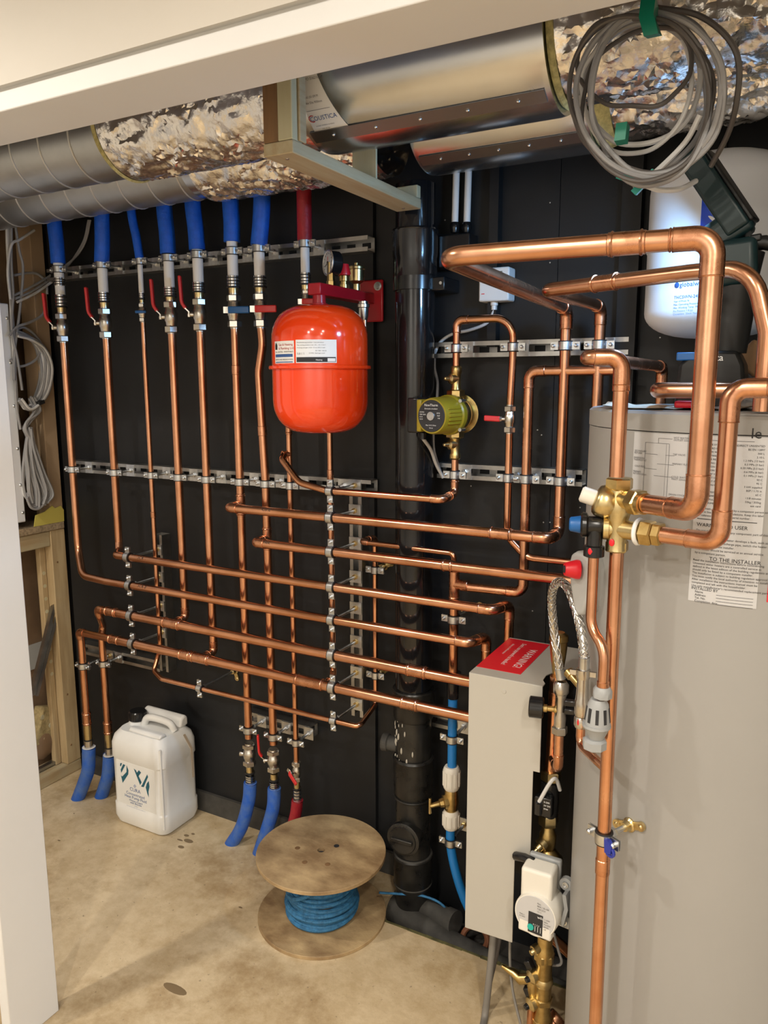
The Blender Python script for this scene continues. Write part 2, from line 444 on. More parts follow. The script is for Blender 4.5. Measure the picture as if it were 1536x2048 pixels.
struct('wall_left', MB().box((-2.70, -0.87, -0.1), (-2.62, 0.03, CEIL)), 'brown_board')
struct('wall_right', MB().box((0.80, -0.87, -0.1), (0.88, 0.08, CEIL)), 'paint_white')
ceil_ = struct('ceiling', MB().box((-3.0, -3.5, CEIL), (2.4, 0.08, CEIL+0.08)), 'paint_warm')
OX0, OX1, YN, YF, HZ = -1.508, 0.50, -0.996, -0.871, 2.0
wf = MB().box((-3.0, YN, 0), (-2.60, YF, CEIL)).box((-2.60, YN, HZ+0.032), (OX0-0.032, YF, CEIL)).box((OX1+0.032, YN, 0), (2.4, YF, CEIL))  # unseen opening left of the post, assumed so light reaches the left pipes
wf.box((OX0-0.032, YN, HZ+0.043), (OX1+0.032, YF, CEIL)).box((OX0-0.032, YN+0.012, HZ+0.032), (OX1+0.032, YF, HZ+0.043))
struct('wall_front', wf, 'paint_warm')
struct('trim_1', MB().box((OX0-0.032, YN-0.002, HZ), (OX1+0.032, YF+0.002, HZ+0.032)), 'paint_white', bev=0.002)
struct('trim_2', MB().box((OX0-0.032, YN-0.002, 0), (OX0, YF+0.002, HZ)), 'paint_white', bev=0.002)
struct('trim_4', MB().box((-2.60, YN-0.002, HZ), (OX0-0.033, YF+0.002, HZ+0.0315)), 'paint_white', bev=0.002)  # header lining over the unseen opening added to let light in
struct('trim_3', MB().box((OX1, YN-0.002, 0), (OX1+0.032, YF+0.002, HZ)), 'paint_white', bev=0.002)
struct('wall_rear', MB().box((-3.0, -3.58, 0), (2.4, -3.5, CEIL)), 'paint_white')
struct('wall_hall_left', MB().box((-3.08, -3.5, 0), (-3.0, YN, CEIL)), 'paint_warm')
struct('wall_hall_right', MB().box((2.4, -3.5, 0), (2.48, YN, CEIL)), 'paint_warm')
for i, (x, y, p) in enumerate(DOWNLIGHTS):
    ob('downlight_ring', MB().lathe([(0, 0.040), (0.004, 0.046), (0.008, 0.046)], (x, y, CEIL-0.008), (0, 0, 1)), 'paint_white', ceil_)

# ---------------------------------------------------------------- left-hand stud framing
XS = -2.45
t = thing('stud_post', (XS-0.035, -0.035, 0.04), 'rough sawn timber stud standing against the left end of black wall', 'timber')
ob('stud', MB().box((XS-0.08, -0.066, 0.045), (XS, -0.002, 0.985)), 'timber', t, bev=0.003)
for z in (0.33, 0.12, 0.86):
    ob('nail', MB().sphere((XS+0.0005, -0.045, z), 0.004, 8, 6, (0.4, 1, 1)), 'timber_brown', t)
ob('stud_post_upper', MB().box((XS-0.08, -0.058, 1.012), (XS, -0.002, 2.2)), 'cardboard', None, 'brown upper stud beside the hanging grey cables', 'timber', bev=0.003)
ob('sole_plate', MB().box((XS-0.08, -0.80, 0.0), (XS, -0.002, 0.044)), 'timber_y', None, 'timber sole plate on the floor under the left stud', 'timber', bev=0.003)
ob('header_rail', MB().box((XS-0.075, -0.70, 0.925), (XS-0.003, -0.067, 0.984)), 'timber_y', None, 'timber rail under the small chipboard shelf', 'timber', bev=0.003)
ob('shelf_board', MB().box((-2.619, -0.66, 0.985), (XS+0.006, -0.006, 1.011)), 'chipboard', None, 'chipboard shelf below the hanging cable coils', 'shelf', bev=0.002)
t = thing('perforated_batten', (XS-0.045, -0.085, 0.05), 'thin timber batten with pale oval spots beside the stud', 'timber')
ob('batten', MB().box((XS-0.06, -0.092, 0.046), (XS-0.035, -0.068, 0.92)), 'timber', t, bev=0.002)
for k in range(9):
    ob('oval_spot', MB().lathe([(0, 0.0075), (0.001, 0.007)], (XS-0.0352, -0.08, 0.42+0.05*k), (1, 0, 0), 14), 'timber_pale', t)
ob('yellow_membrane', MB().prism([(-0.135, 1.0115), (-0.004, 1.0115), (-0.002, 1.055), (-0.014, 1.072), (-0.04, 1.066), (-0.052, 1.078), (-0.085, 1.060), (-0.125, 1.052)], (XS+0.0006, 0, 0), (0, 1, 0), (0, 0, 1), 0.003), 'yellow_film', None, 'torn yellow membrane standing on the chipboard shelf', 'membrane')
def channel(mb, a, b, up, out, wd=0.041, dp=0.041, slots=True, lip=0.009, th=0.0022):
    """slotted strut channel from a to b; open towards out"""
    a = V3(a); b = V3(b); d = (b-a); L = d.length; d.normalize(); up = V3(up).normalized(); out = V3(out).normalized()
    c = (a+b)/2
    for s in (-1, 1):
        mb.obox(c+up*s*(wd/2-th/2)+out*dp/2, d, up, out, L, th, dp)
        mb.obox(c+up*s*(wd/2-lip/2-th)+out*(dp-th/2), d, up, out, L, lip, th)
        mb.obox(c+up*s*(wd/2-0.007)+out*th/2, d, up, out, L, 0.014-2*th+th, th)
    n = max(1, int(L/0.05)); p = L/n
    for k in range(n+1):
        x = -L/2+k*p
        w_ = 0.022 if 0 < k < n else 0.011
        xx = x if 0 < k < n else (x+0.0055 if k == 0 else x-0.0055)
        mb.obox(c+d*xx+out*th/2, d, up, out, w_, wd-0.026, th)
    return mb
def rail(label, a, b, up, out=(0, -1, 0), m='galvanised', **k):
    return ob('strut_rail', channel(MB(), a, b, up, out, **k), m, None, label, 'rail', 'slotted strut rails')
RAILY = -0.0006
def rl(px, py): return P(px, py, -0.02)
a, b = rl(104, 553), rl(743, 487); rail('long slotted steel rail behind the row of blue pipe tails', (a.x, RAILY, (a.z+b.z)/2), (b.x, RAILY, (a.z+b.z)/2), (0, 0, 1))
RZ_TOP = (a.z+b.z)/2
a, b = rl(150, 933), rl(749, 965); RZ_MID = (a.z+b.z)/2-0.004
rail('long slotted steel rail at mid height below the red vessel', (a.x, RAILY, RZ_MID), (b.x, RAILY, RZ_MID), (0, 0, 1))
YB2 = 0.0136
a, b = rl(872, 702), rl(1258, 690); RZ_UR = (a.z+b.z)/2
rail('slotted steel rail above the small olive pump', (a.x, YB2, RZ_UR), (b.x, YB2, RZ_UR), (0, 0, 1))
a, b = rl(876, 946), rl(1166, 950); RZ_MR = (a.z+b.z)/2
rail('slotted steel rail just below the small olive pump', (a.x, YB2, RZ_MR), (b.x, YB2, RZ_MR), (0, 0, 1))
a, b = rl(327, 1068), rl(334, 1338); X_VL = (a.x+b.x)/2
rail('short upright slotted rail behind the left ends of horizontal pipes', (X_VL, RAILY, b.z), (X_VL, RAILY, a.z), (1, 0, 0))
a, b = rl(718, 992), rl(722, 1428); X_VR = (a.x+b.x)/2
rail('tall upright slotted rail carrying the right clips of horizontal pipes', (X_VR, RAILY, b.z), (X_VR, RAILY, RZ_MID-0.022), (1, 0, 0))
a, b = rl(168, 1290), rl(312, 1328); RZ_LL = (a.z+b.z)/2
rail('short slotted rail low on the left behind the floor risers', (a.x, RAILY, RZ_LL), (X_VL-0.022, RAILY, RZ_LL), (0, 0, 1))
a, b = rl(500, 1432), rl(629, 1458); RZ_LM = (a.z+b.z)/2
rail('short slotted rail above the lower red levered valves', (a.x, RAILY, RZ_LM), (b.x, RAILY, RZ_LM), (0, 0, 1))
a, b = rl(866, 1440), rl(945, 1452); RZ_LR = (a.z+b.z)/2
rail('short slotted rail behind the blue water pipe', (a.x, YB2, RZ_LR), (b.x+0.05, YB2, RZ_LR), (0, 0, 1))

# loose offcuts and rubbish in the stud bay
def loose_channel(label, a, b):
    a = V3(a); b = V3(b); d = (b-a).normalized(); out = V3((1, -0.2, 0)); out = (out-d*out.dot(d)).normalized()
    return ob('strut_offcut', channel(MB(), a, b, d.cross(out), out, dp=0.021, wd=0.03), 'galvanised', None, label, 'rail')
loose_channel('steel channel offcut leaning in the bay beside the stud', PX(64, 1390, XS-0.028), PX(110, 1206, XS-0.028))
loose_channel('steel channel offcut lying on the timber sole plate', (XS-0.06, -0.36, 0.046), (XS-0.06, -0.085, 0.046))
def lump(c, r, sq, seed, amp=0.25, n=22, k=14):
    mb = MB().sphere((0, 0, 0), 1, n, k); out = []
    for v in mb.v:
        d = V3(v); s = 1+amp*noise.noise(d*1.6+V3((seed, 0, 0)))+amp*0.4*noise.noise(d*4+V3((0, seed, 0)))
        out.append((c[0]+d.x*r*sq[0]*s, c[1]+d.y*r*sq[1]*s, c[2]+d.z*r*sq[2]*s))
    mb.v = out; return mb
p = PX(88, 1450, XS-0.075)
t = thing('insulation_slab', (p.x, p.y, p.z-0.06), 'torn spotted insulation offcut propped in the stud bay', 'insulation')
q = MB(); q.obox(p, (1, 0.2, 0), (0, 1, -0.35), (0, 0.35, 1), 0.045, 0.085, 0.15); ob('slab', q, 'wool', t, bev=0.006)
for a_, b_ in ((-0.02, 0.045), (0.012, 0.0), (-0.015, -0.045), (0.02, 0.05)):
    ob('spot', MB().lathe([(0, 0.010), (0.001, 0.009)], p+V3((0.0228, a_, b_)), (1, 0.2, 0), 12), 'timber_pale', t)
p = PX(92, 1508, XS-0.085); ob('rubble_bag', lump((p.x, p.y-0.02, 0.145), 0.055, (0.7, 1.2, 1.3), 3.1, 0.15), 'brown_board', None, 'dusty brown bag lump on the floor in stud bay', 'bag')
p = PX(85, 1310, -2.60); ob('perforated_plate', MB().box((-2.6195, p.y-0.09, p.z-0.05), (-2.612, p.y+0.06, p.z+0.05)), 'light_grey', None, 'pale perforated plate fixed inside the left stud bay', 'plate')

# metal enclosure edge next to the door lining
t = thing('cable_enclosure', (-2.50, -0.36, 1.02), 'white metal enclosure edge with small screws beside hanging cables', 'enclosure')
ob('case', MB().box((-2.6195, -0.60, 1.035), (XS+0.004, -0.166, 1.80)), 'white_tank', t, bev=0.004)
for z in (1.75, 1.60, 1.45, 1.30, 1.17, 1.07):
    ob('screw', MB().lathe([(0, 0.006), (0.003, 0.0035)], (XS+0.0042, -0.176, z), (1, 0, 0), 10), 'zinc', t)
# ================================================================ pipework builders
def pipe(label, pts, r, rad=None, elbows=(), rings=(), m='copper', tees=(), name='copper_pipe', cat='pipe', group='copper pipes', jm='copper_joint', sock=None, n=18, deep=0.0012):
    """one pipe run: a swept tube; elbows = corner numbers with a socketed fitting; rings = (distance along path, length) couplings;
    tees = (point, direction, length) stubs"""
    rad = rad or {'all': r*2.2}
    path, arcs = fillet(pts, rad)
    zs = [p.z for p in path]; k = zs.index(min(zs))
    t = thing(name, (path[k].x, path[k].y, path[k].z-(r if abs(path[k].z-zs[-1]) < r else 0)), label, cat, group)
    ob('tube', MB().tube(path, r, n), m, t)
    so = sock or r*1.5
    for i in elbows:
        if i not in arcs: continue
        s, e, u, v = arcs[i]
        pp = [path[s]+u*so]+path[s:e+1]+[path[e]+v*so]
        mb = MB().tube(pp, r+deep, n)
        for q, d in ((pp[0], u), (pp[-1], v)):
            mb.torus(q-d*0.0008, d, r+deep*0.6, deep*0.9, n, 6)
        ob('elbow', mb, jm, t)
    acc = [0.0]
    for a, b in zip(path, path[1:]): acc.append(acc[-1]+(b-a).length)
    def at(d):
        if d < 0: d = acc[-1]+d
        for i in range(len(acc)-1):
            if acc[i+1] >= d: return path[i].lerp(path[i+1], (d-acc[i])/max(1e-9, acc[i+1]-acc[i])), (path[i+1]-path[i]).normalized()
        return path[-1], (path[-1]-path[-2]).normalized()
    for d, L in rings:
        c, ax = at(d)
        mb = MB().lathe([(-L/2, r+0.0003), (-L/2+0.001, r+deep), (L/2-0.001, r+deep), (L/2, r+0.0003)], c, ax, n)
        if L > 0.03:
            for s in (-1, 1): mb.torus(c+ax*s*(L/2-0.006), ax, r+deep*0.7, 0.0022, n, 6)
        ob('coupling', mb, jm, t)
    for c, d, L, rr in tees:
        c = V3(c); d = V3(d).normalized()
        mb = MB().cyl(c, c+d*L, rr, n)
        mb.torus(c+d*(L-0.001), d, rr-0.0003, 0.0015, n, 6)
        ob('tee_branch', mb, jm, t)
    return t

CL = {}
def part(root, key, name, m, build):
    """local-space part shared between copies of a kind"""
    k = (key, name)
    if k not in CL:
        mb = MB(); build(mb); CL[k] = mesh_of(name, mb, V3((0, 0, 0)))
        CL[k].materials.append(MATS[m])
    o = bpy.data.objects.new(name.split('#')[0], CL[k]); COL.objects.link(o); o.parent = root
    ORG[o.name] = V3((0, 0, 0))
    return o
def local(name, loc, zx, zy, zz, label, cat, group):
    """empty with the given local axes"""
    o = bpy.data.objects.new(name, None); COL.objects.link(o); o.empty_display_size = 0.03
    x, y, z = V3(zx).normalized(), V3(zy).normalized(), V3(zz).normalized()
    o.matrix_world = Matrix([[x[i], y[i], z[i], loc[i]] for i in range(3)]+[[0, 0, 0, 1]])
    ORG[o.name] = V3(loc)
    return tag(o, label, cat, group)
def clamp(label, c, axis, r, L, wall=(0, 1, 0), plate=True, boss=None, rodm='zinc'):
    """two-screw rubber lined pipe clip around a pipe at c; L = pipe centre to fixing face"""
    z = V3(axis).normalized(); y = V3(wall).normalized(); x = y.cross(z).normalized()
    t = local('pipe_clip', c, x, y, z, label, 'pipe clip', 'rubber lined pipe clips')
    key = ('clamp', round(r, 4), round(L, 3), plate, boss)
    part(t, key, 'band', 'zinc', lambda b: b.lathe([(-0.009, r+0.0026), (-0.009, r+0.0044), (0.009, r+0.0044), (0.009, r+0.0026)], (0, 0, 0), (0, 0, 1), 24, False))
    part(t, key, 'rubber_lining', 'rubber', lambda b: b.lathe([(-0.0105, r+0.0002), (-0.0115, r+0.0035), (-0.009, r+0.0042), (-0.009, r+0.0024), (0.009, r+0.0024), (0.009, r+0.0042), (0.0115, r+0.0035), (0.0105, r+0.0002)], (0, 0, 0), (0, 0, 1), 24, False))
    e = r+0.0125
    for s in (-1, 1):
        def ear(b, s=s):
            b.obox((s*e, -0.0022, 0), (1, 0, 0), (0, 1, 0), (0, 0, 1), 0.019, 0.0022, 0.018)
            b.obox((s*e, 0.0022, 0), (1, 0, 0), (0, 1, 0), (0, 0, 1), 0.019, 0.0022, 0.018)
        part(t, key, 'ear#%d' % s, 'zinc', ear)
        def scr(b, s=s):
            b.lathe([(-0.0125, 0.0025), (-0.0105, 0.0046), (-0.0034, 0.0046)], (s*(e+0.002), 0, 0), (0, 1, 0), 12)
            b.cyl((s*(e+0.002), -0.004, 0), (s*(e+0.002), 0.010, 0), 0.0028, 8)
        part(t, key, 'screw#%d' % s, 'zinc', scr)
    if L > 0.02+r:
        def rod(b):
            b.hexn((0, r+0.004, 0), (0, 1, 0), 0.0085, 0.012)
            b.cyl((0, r+0.004, 0), (0, L, 0), 0.0045, 10)
        part(t, key, 'threaded_rod', rodm, rod)
    if plate:
        def pl(b):
            b.obox((0, L-0.0028, 0), (1, 0, 0), (0, 1, 0), (0, 0, 1), 0.036, 0.005, 0.040)
        o = part(t, key, 'square_plate', 'zinc', pl)
        part(t, key, 'nut', 'brass' if L > 0.1 else 'zinc', lambda b: b.hexn((0, L-0.012, 0), (0, 1, 0), 0.0085, 0.007))
    if boss:
        def bo(b):
            b.lathe([(L-0.016, 0.008), (L-0.006, 0.0095), (L-0.003, 0.013), (L, 0.013)], (0, 0, 0), (0, 1, 0), 14)
            b.obox((0, L-0.002, 0), (1, 0, 0.4), (0, 1, 0), (-0.4, 0, 1), 0.050, 0.004, 0.014)
            for s in (-1, 1):
                b.lathe([(0, 0.0085), (0.0055, 0.0085)], (s*0.025, L-0.0055, s*0.010), (0, 1, 0), 12)
                b.lathe([(0, 0.002), (0.002, 0.0045)], (s*0.025, L-0.0075, s*0.010), (0, 1, 0), 10)
        part(t, key, 'brass_backplate', 'brass_bright', bo)
    return t

def ball_valve(label, c, r, style, col='red_plastic', side=(-0.85, -0.52, 0), scale=1.0, m='nickel'):
    """inline ball valve at c, pipe upright"""
    sd = V3(side).normalized(); z = V3((0, 0, 1)); x = sd; y = z.cross(x)
    t = local('ball_valve', c, x, y, z, label, 'valve', 'ball valves')
    key = ('valve', round(r, 4), style, round(scale, 2), m, col); k = scale
    R = r*1.42
    part(t, key, 'valve_body', m, lambda b: b.lathe([(-0.026*k, r*1.15), (-0.021*k, R*0.92), (-0.013*k, R*1.0), (-0.010*k, R*1.12), (0.010*k, R*1.12), (0.013*k, R), (0.021*k, R*0.92), (0.026*k, r*1.15)], (0, 0, 0), (0, 0, 1), 24))
    part(t, key, 'nut#t', m, lambda b: (b.hexn((0, 0, 0.022*k), (0, 0, 1), R*1.18, 0.016*k), b.cyl((0, 0, 0.03*k), (0, 0, 0.042*k), r*1.15, 18)))
    part(t, key, 'nut#b', m, lambda b: (b.hexn((0, 0, -0.040*k), (0, 0, 1), R*1.18, 0.017*k), b.cyl((0, 0, -0.043*k), (0, 0, -0.03*k), r*1.1, 18)))
    s0 = R*1.0
    if style != 'blank':
        part(t, key, 'stem', m, lambda b: (b.cyl((s0*0.6, 0, 0), (s0+0.010*k, 0, 0), 0.0062*k, 14), b.hexn((s0+0.008*k, 0, 0), (1, 0, 0), 0.0075*k, 0.007*k)))
    if style == 'up':        # cranked lever in line with the pipe
        h = s0+0.011*k
        pm = [(h, 0, -0.006*k), (h, 0, 0.006*k), (h+0.012*k, 0, 0.018*k)]
        pg = [(h+0.008*k, 0, 0.014*k), (h+0.016*k, 0, 0.026*k), (h+0.018*k, 0, 0.034*k), (h+0.020*k, 0, 0.088*k), (h+0.0205*k, 0, 0.094*k)]
        part(t, key, 'lever', m, lambda b: b.ribbon(pm, (0, 1, 0), 0.016*k, 0.0028*k))
        o = part(t, key, 'grip', col, lambda b: b.ribbon(pg, (0, 1, 0), 0.0165*k, 0.0075*k))
        md = o.modifiers.new('bevel', 'BEVEL'); md.width = 0.003; md.segments = 3
    elif style in ('across', 'slant'):
        h = s0+0.013*k; sl = -0.55 if style == 'slant' else 0.0
        def pt(a, o_=0): return (h+o_, a, a*sl)
        part(t, key, 'lever', m, lambda b: b.ribbon([pt(-0.020*k), pt(-0.006*k), pt(0.004*k, 0.003)], (0, -sl, 1) if sl else (0, 0, 1), 0.015*k, 0.0028*k))
        o = part(t, key, 'grip', col, lambda b: b.ribbon([pt(-0.008*k), pt(0.000*k, 0.004), pt(0.040*k, 0.006), pt(0.044*k, 0.006)], (0, -sl, 1) if sl else (0, 0, 1), 0.0165*k, 0.0075*k))
        md = o.modifiers.new('bevel', 'BEVEL'); md.width = 0.003; md.segments = 3
    elif style == 'stubleft':
        o = part(t, key, 'grip', col, lambda b: b.ribbon([(s0+0.012*k, 0, 0), (s0+0.020*k, 0, 0), (s0+0.055*k, 0, 0.002), (s0+0.06*k, 0, 0.002)], (0, 0, 1), 0.0165*k, 0.0085*k))
        md = o.modifiers.new('bevel', 'BEVEL'); md.width = 0.003; md.segments = 3
    elif style == 'bar':
        h = s0+0.014*k
        o = part(t, key, 'grip', col, lambda b: b.ribbon([(h, -0.022*k, 0), (h+0.004, -0.010*k, 0), (h+0.004, 0.010*k, 0), (h, 0.026*k, 0)], (0, 0, 1), 0.012*k, 0.008*k))
        md = o.modifiers.new('bevel', 'BEVEL'); md.width = 0.003; md.segments = 3
    else:
        part(t, key, 'lever', m, lambda b: b.lathe([(0.0, 0.007), (0.012, 0.009), (0.014, 0.008)], (s0, 0, 0), (1, 0, 0), 16))
    return t

def tail(label, top, x, y, zc, zs, zb, rw, rc, cm, yb=None, extra=(), bend=None, up=True):
    """insulated multilayer pipe: coloured conduit, white pipe, press sleeve with bands and a brass adaptor.
    zc = conduit end nearest the fitting, zs = (sleeve), zb = (brass); bend = path of the conduit beyond zc"""
    sgn = 1 if up else -1
    lo = min(zb[0], zb[1], zc) if up else min(p[2] for p in bend)
    t = thing('insulated_pipe', (x, y, lo), label, 'pipe', 'insulated multilayer pipe tails')
    c = V3((x, y, 0))
    pts = [V3((x, y, zc))]+[V3(p) for p in bend]
    path = spline(pts, 8)
    mb = MB().tube(path, rc, 22, cap=False)
    inner = MB().tube([path[0], path[0]+(path[1]-path[0])*0.6], rc*0.72, 22, cap=False)
    mb.lathe([(0, rc*0.72), (0.0005, rc)], path[0], (0, 0, sgn), 22, False)
    ob('conduit', mb, cm, t); ob('conduit_lining', inner, 'white_pipe', t)
    ob('inner_pipe', MB().tube([V3((x, y, zs[0])), V3((x, y, zc)), path[2]], rw, 18), 'white_pipe', t)
    for (s0, s1) in [zs]+list(extra):
        a, b = min(s0, s1), max(s0, s1)
        mb = MB().lathe([(a, rw*1.02), (a, rw*1.13), (b, rw*1.13), (b, rw*1.02)], c, (0, 0, 1), 22, False)
        sl = ob('press_sleeve', mb, 'chrome', t)
        rg = MB()
        for k in range(3):
            zz = a+(b-a)*(0.2+0.3*k); rg.torus((x, y, zz), (0, 0, 1), rw*1.13, (b-a)*0.055, 22, 6)
        ob('press_bands', rg, 'rubber', sl)
    a, b = min(zb), max(zb)
    ob('gasket', MB().lathe([(0, rw*1.0), (0, rw*1.25), (0.005, rw*1.25), (0.005, rw*1.0)], (x, y, b-0.001 if up else a-0.004), (0, 0, 1), 20, False), 'rubber', t)
    ob('adaptor', MB().lathe([(a, rw*0.92), (a+(b-a)*0.7, rw*0.92), (b, rw*1.0)] if up else [(a, rw*1.0), (a+(b-a)*0.3, rw*0.92), (b, rw*0.92)], c, (0, 0, 1), 14), 'brass_bright', t)
    return t

# ================================================================ wall pipework, left bank
VY, HY = -0.115, -0.176
VPX = {1: (145, 933), 2: (229, 940), 3: (302, 942), 4: (357, 945), 5: (413, 950), 6: (480, 960), 7: (531, 960), 8: (580, 965), 9: (661, 965)}
VX = {k: P(a, b, VY).x for k, (a, b) in VPX.items()}
def zv(i, py):
    """height of pixel row py on upright pipe i"""
    x = VX[i]
    lo, hi = -0.3, 2.4
    for _ in range(40):
        m = (lo+hi)/2; q = RM @ (np.array((x, VY, m))-CAM)
        if 1024+F*q[1]/q[2] > py: lo = m
        else: hi = m
    return m
R22, R15, R28 = 0.0127, 0.0078, 0.0152
# tails: pipe, top pixel, conduit end, sleeve, brass, valve centre, style, colours
T = [(1, (108, 440), 527, (590, 612), (615, 636), 655, 'up', 'blue', [(556, 572)]),
     (2, (204, 436), 524, (585, 602), (605, 620), 646, 'up', 'blue', []),
     (3, (264, 432), 517, (586, 597), (599, 613), 625, 'bar', 'blue', []),
     (4, (329, 421), 508, (575, 592), (594, 607), 634, 'up', 'blue', []),
     (5, (386, 413), 500, (565, 583), (585, 602), 629, 'up', 'blue', []),
     (6, (461, 405), 484, (552, 573), (576, 594), 622, 'across', 'blue', []),
     (7, (524, 395), 490, (552, 572), (575, 592), 620, 'across', 'blue', [])]
names = ['leftmost', 'second', 'thin third', 'fourth', 'fifth', 'sixth', 'seventh']
vz = {}
for i, tp, cb, sl, br, vc, st, col, ex in T:
    thin = i == 3
    x = VX[i]; rw, rc = (0.0080, 0.0135) if thin else (0.0158, 0.0238)
    top = P(tp[0], tp[1], VY)
    q = V3((x, VY, zv(i, cb)))
    bend = [q.lerp(top, 0.5)+V3((0.002, 0, 0)), top, V3((top.x+(top.x-x)*0.6, VY, top.z+0.14))]
    tail('%s blue conduit tail over white pipe on the top rail' % names[i-1], tp, x, VY, zv(i, cb), (zv(i, sl[0]), zv(i, sl[1])), (zv(i, br[0]), zv(i, br[1])), rw, rc, 'blue_conduit', extra=[(zv(i, a), zv(i, b)) for a, b in ex], bend=bend)
    lab = {1: 'red lever valve below the leftmost blue conduit tail', 2: 'red lever valve below the second blue conduit tail', 3: 'small valve with blue bar handle on the thin pipe',
           4: 'red lever valve below the fourth blue conduit tail', 5: 'red lever valve below the fifth blue conduit tail', 6: 'valve with blue lever turned across the sixth pipe',
           7: 'valve with red lever turned across the seventh pipe'}[i]
    r = R15 if thin else R22
    ball_valve(lab, (x, VY, zv(i, vc)), r, st, 'blue_plastic' if i in (3, 6) else 'red_plastic', side=(-0.85, -0.52, 0) if st == 'up' else (0.45, -0.89, 0), scale=0.72 if thin else 1.2)
    vz[i] = zv(i, vc)-(0.029 if thin else 0.049)
    clamp('pipe clip on the top rail around the %s blue pipe tail' % names[i-1], (x, VY, RZ_TOP), (0, 0, 1), rw if cb < {1: 540, 2: 534, 3: 522, 4: 512, 5: 508, 6: 503, 7: 496}[i] else rw, -VY-0.041)
# eighth tail, red, feeding the thin eighth pipe with a jog behind the vessel
x8 = P(611, 560, VY).x
def z8(py): return P(609, py, VY).z
tp = P(608, 388, VY)
tail('dark red conduit tail over white pipe on the top rail', None, x8, VY, z8(481), (z8(546), z8(567)), (z8(570), z8(586)), 0.0125, 0.0205, 'red_conduit', bend=[V3((x8, VY, z8(440))), tp, V3((tp.x, VY, tp.z+0.14))])
ball_valve('valve with red lever just above the red vessel', (x8, VY, z8(605)), R15, 'across', 'red_plastic', side=(0.45, -0.89, 0), scale=0.95)
clamp('pipe clip on the top rail around the dark red tail', (x8, VY, RZ_TOP), (0, 0, 1), 0.0125, -VY-0.041)

# horizontal runs
def H(px, py): return P(px, py, HY)
hx = lambda px, py: H(px, py).x
# run 1 and 2: drops from the first and second tails turned into level runs
zA = (H(300, 1121).z+H(960, 1217).z)/2       # upper of the two
zB = (H(300, 1179).z+H(900, 1278).z)/2
DY = -0.105
xa = H(985, 1220).x; xb = H(938, 1284).x
pipe('copper drop from the second blue tail, levelling out to the right', [(VX[2], VY, vz[2]), (VX[2], VY, zA+0.028), (VX[2]+0.012, VY-0.012, zA+0.002), (VX[2]+0.05, HY, zA), (xa, HY, zA), (xa+0.020, DY, zA), (xa+0.020, DY, 0.27)], R22,
     {1: 0.012, 2: 0.02, 3: 0.03, 4: 0.022, 5: 0.02}, elbows=(4, 5), rings=())
pipe('copper drop from the leftmost blue tail, bending to a level run', [(VX[1], VY, vz[1]), (VX[1], VY, zB+0.075), (VX[1]+0.075, HY+0.01, zB+0.002), (VX[1]+0.2, HY, zB), (xb, HY, zB), (xb+0.020, DY, zB), (xb+0.020, DY, 0.27)], R22,
     {1: 0.07, 2: 0.07, 3: 0.1, 4: 0.022, 5: 0.02}, elbows=(4, 5))
# flow and return mains into the cabinet
zF = (H(300, 1235).z+H(930, 1366).z)/2
zR = (H(300, 1294).z+H(930, 1433).z)/2
FY1 = -0.166; XF1 = P(166, 1330, FY1).x; XF2 = P(208, 1340, VY).x
CABX = -0.60
x0F = H(205, 1222).x; x0R = H(172, 1268).x
fz1 = P(172, 1430, FY1).z; fz2 = P(213, 1448, VY).z

def press_ring(par, c, ax, r, L, name='press_coupling'):
    ax = V3(ax).normalized()
    mb = MB().lathe([(-L/2, r+0.0004), (-L/2+0.001, r+0.0016), (L/2-0.001, r+0.0016), (L/2, r+0.0004)], c, ax, 22)
    for s in (-1, 1): mb.torus(V3(c)+ax*s*(L/2-0.007), ax, r+0.001, 0.0026, 22, 6)
    return ob(name, mb, 'copper_joint', par)
def main_pipe(label, riser, z, xs, xe, couplings, tees):
    """riser (22 mm) swept into a 28 mm level main"""
    path, arcs = fillet(riser, {'all': 0.03, len(riser)-2: 0.028})
    t = thing('copper_pipe', path[0], label, 'pipe', 'copper pipes')
    ob('riser_tube', MB().tube(path, 0.0125, 20), 'copper', t)
    ob('main_tube', MB().tube([(xs, HY, z), (xe, HY, z)], 0.0152, 22), 'copper', t)
    k = len(riser)-2
    if k in arcs:
        s, e, u, v = arcs[k]
        ob('elbow', MB().tube([path[s]+u*0.012]+path[s:e+1]+[path[e]+v*0.014], 0.0138, 20), 'copper_joint', t)
    for x, L in couplings: press_ring(t, (x, HY, z), (1, 0, 0), 0.0152 if x > xs else 0.0135, L)
    for x in tees:
        press_ring(t, (x, HY, z), (1, 0, 0), 0.0152, 0.075, 'tee')
        mb = MB().cyl((x, HY, z), (x, HY+0.034, z), 0.0142, 20); mb.torus((x, HY+0.032, z), (0, 1, 0), 0.0140, 0.002, 20, 6)
        ob('tee_branch', mb, 'copper_joint', t)
    return t
main_pipe('thick upper copper main with pressed joints running into the cabinet', [(XF2, VY, fz2), (XF2, VY, zR-0.03), (XF2-0.004, VY+0.012, zR+0.01), (x0F-0.026, HY+0.01, zF-0.03), (x0F-0.026, HY, zF), (hx(245, 1226), HY, zF)], zF, hx(236, 1225), CABX+0.06,
          [(hx(223, 1222), 0.052), (hx(834, 1345), 0.06)], [VX[4]])
main_pipe('thick lower copper main with pressed joints running into the cabinet', [(XF1, FY1, fz1), (XF1, FY1, zR-0.03), (XF1+0.002, HY, zR), (hx(245, 1284), HY, zR)], zR, hx(238, 1283), CABX+0.06,
          [(hx(230, 1280), 0.052), (hx(372, 1310), 0.05), (hx(620, 1362), 0.10), (hx(820, 1404), 0.055)], [VX[5]])
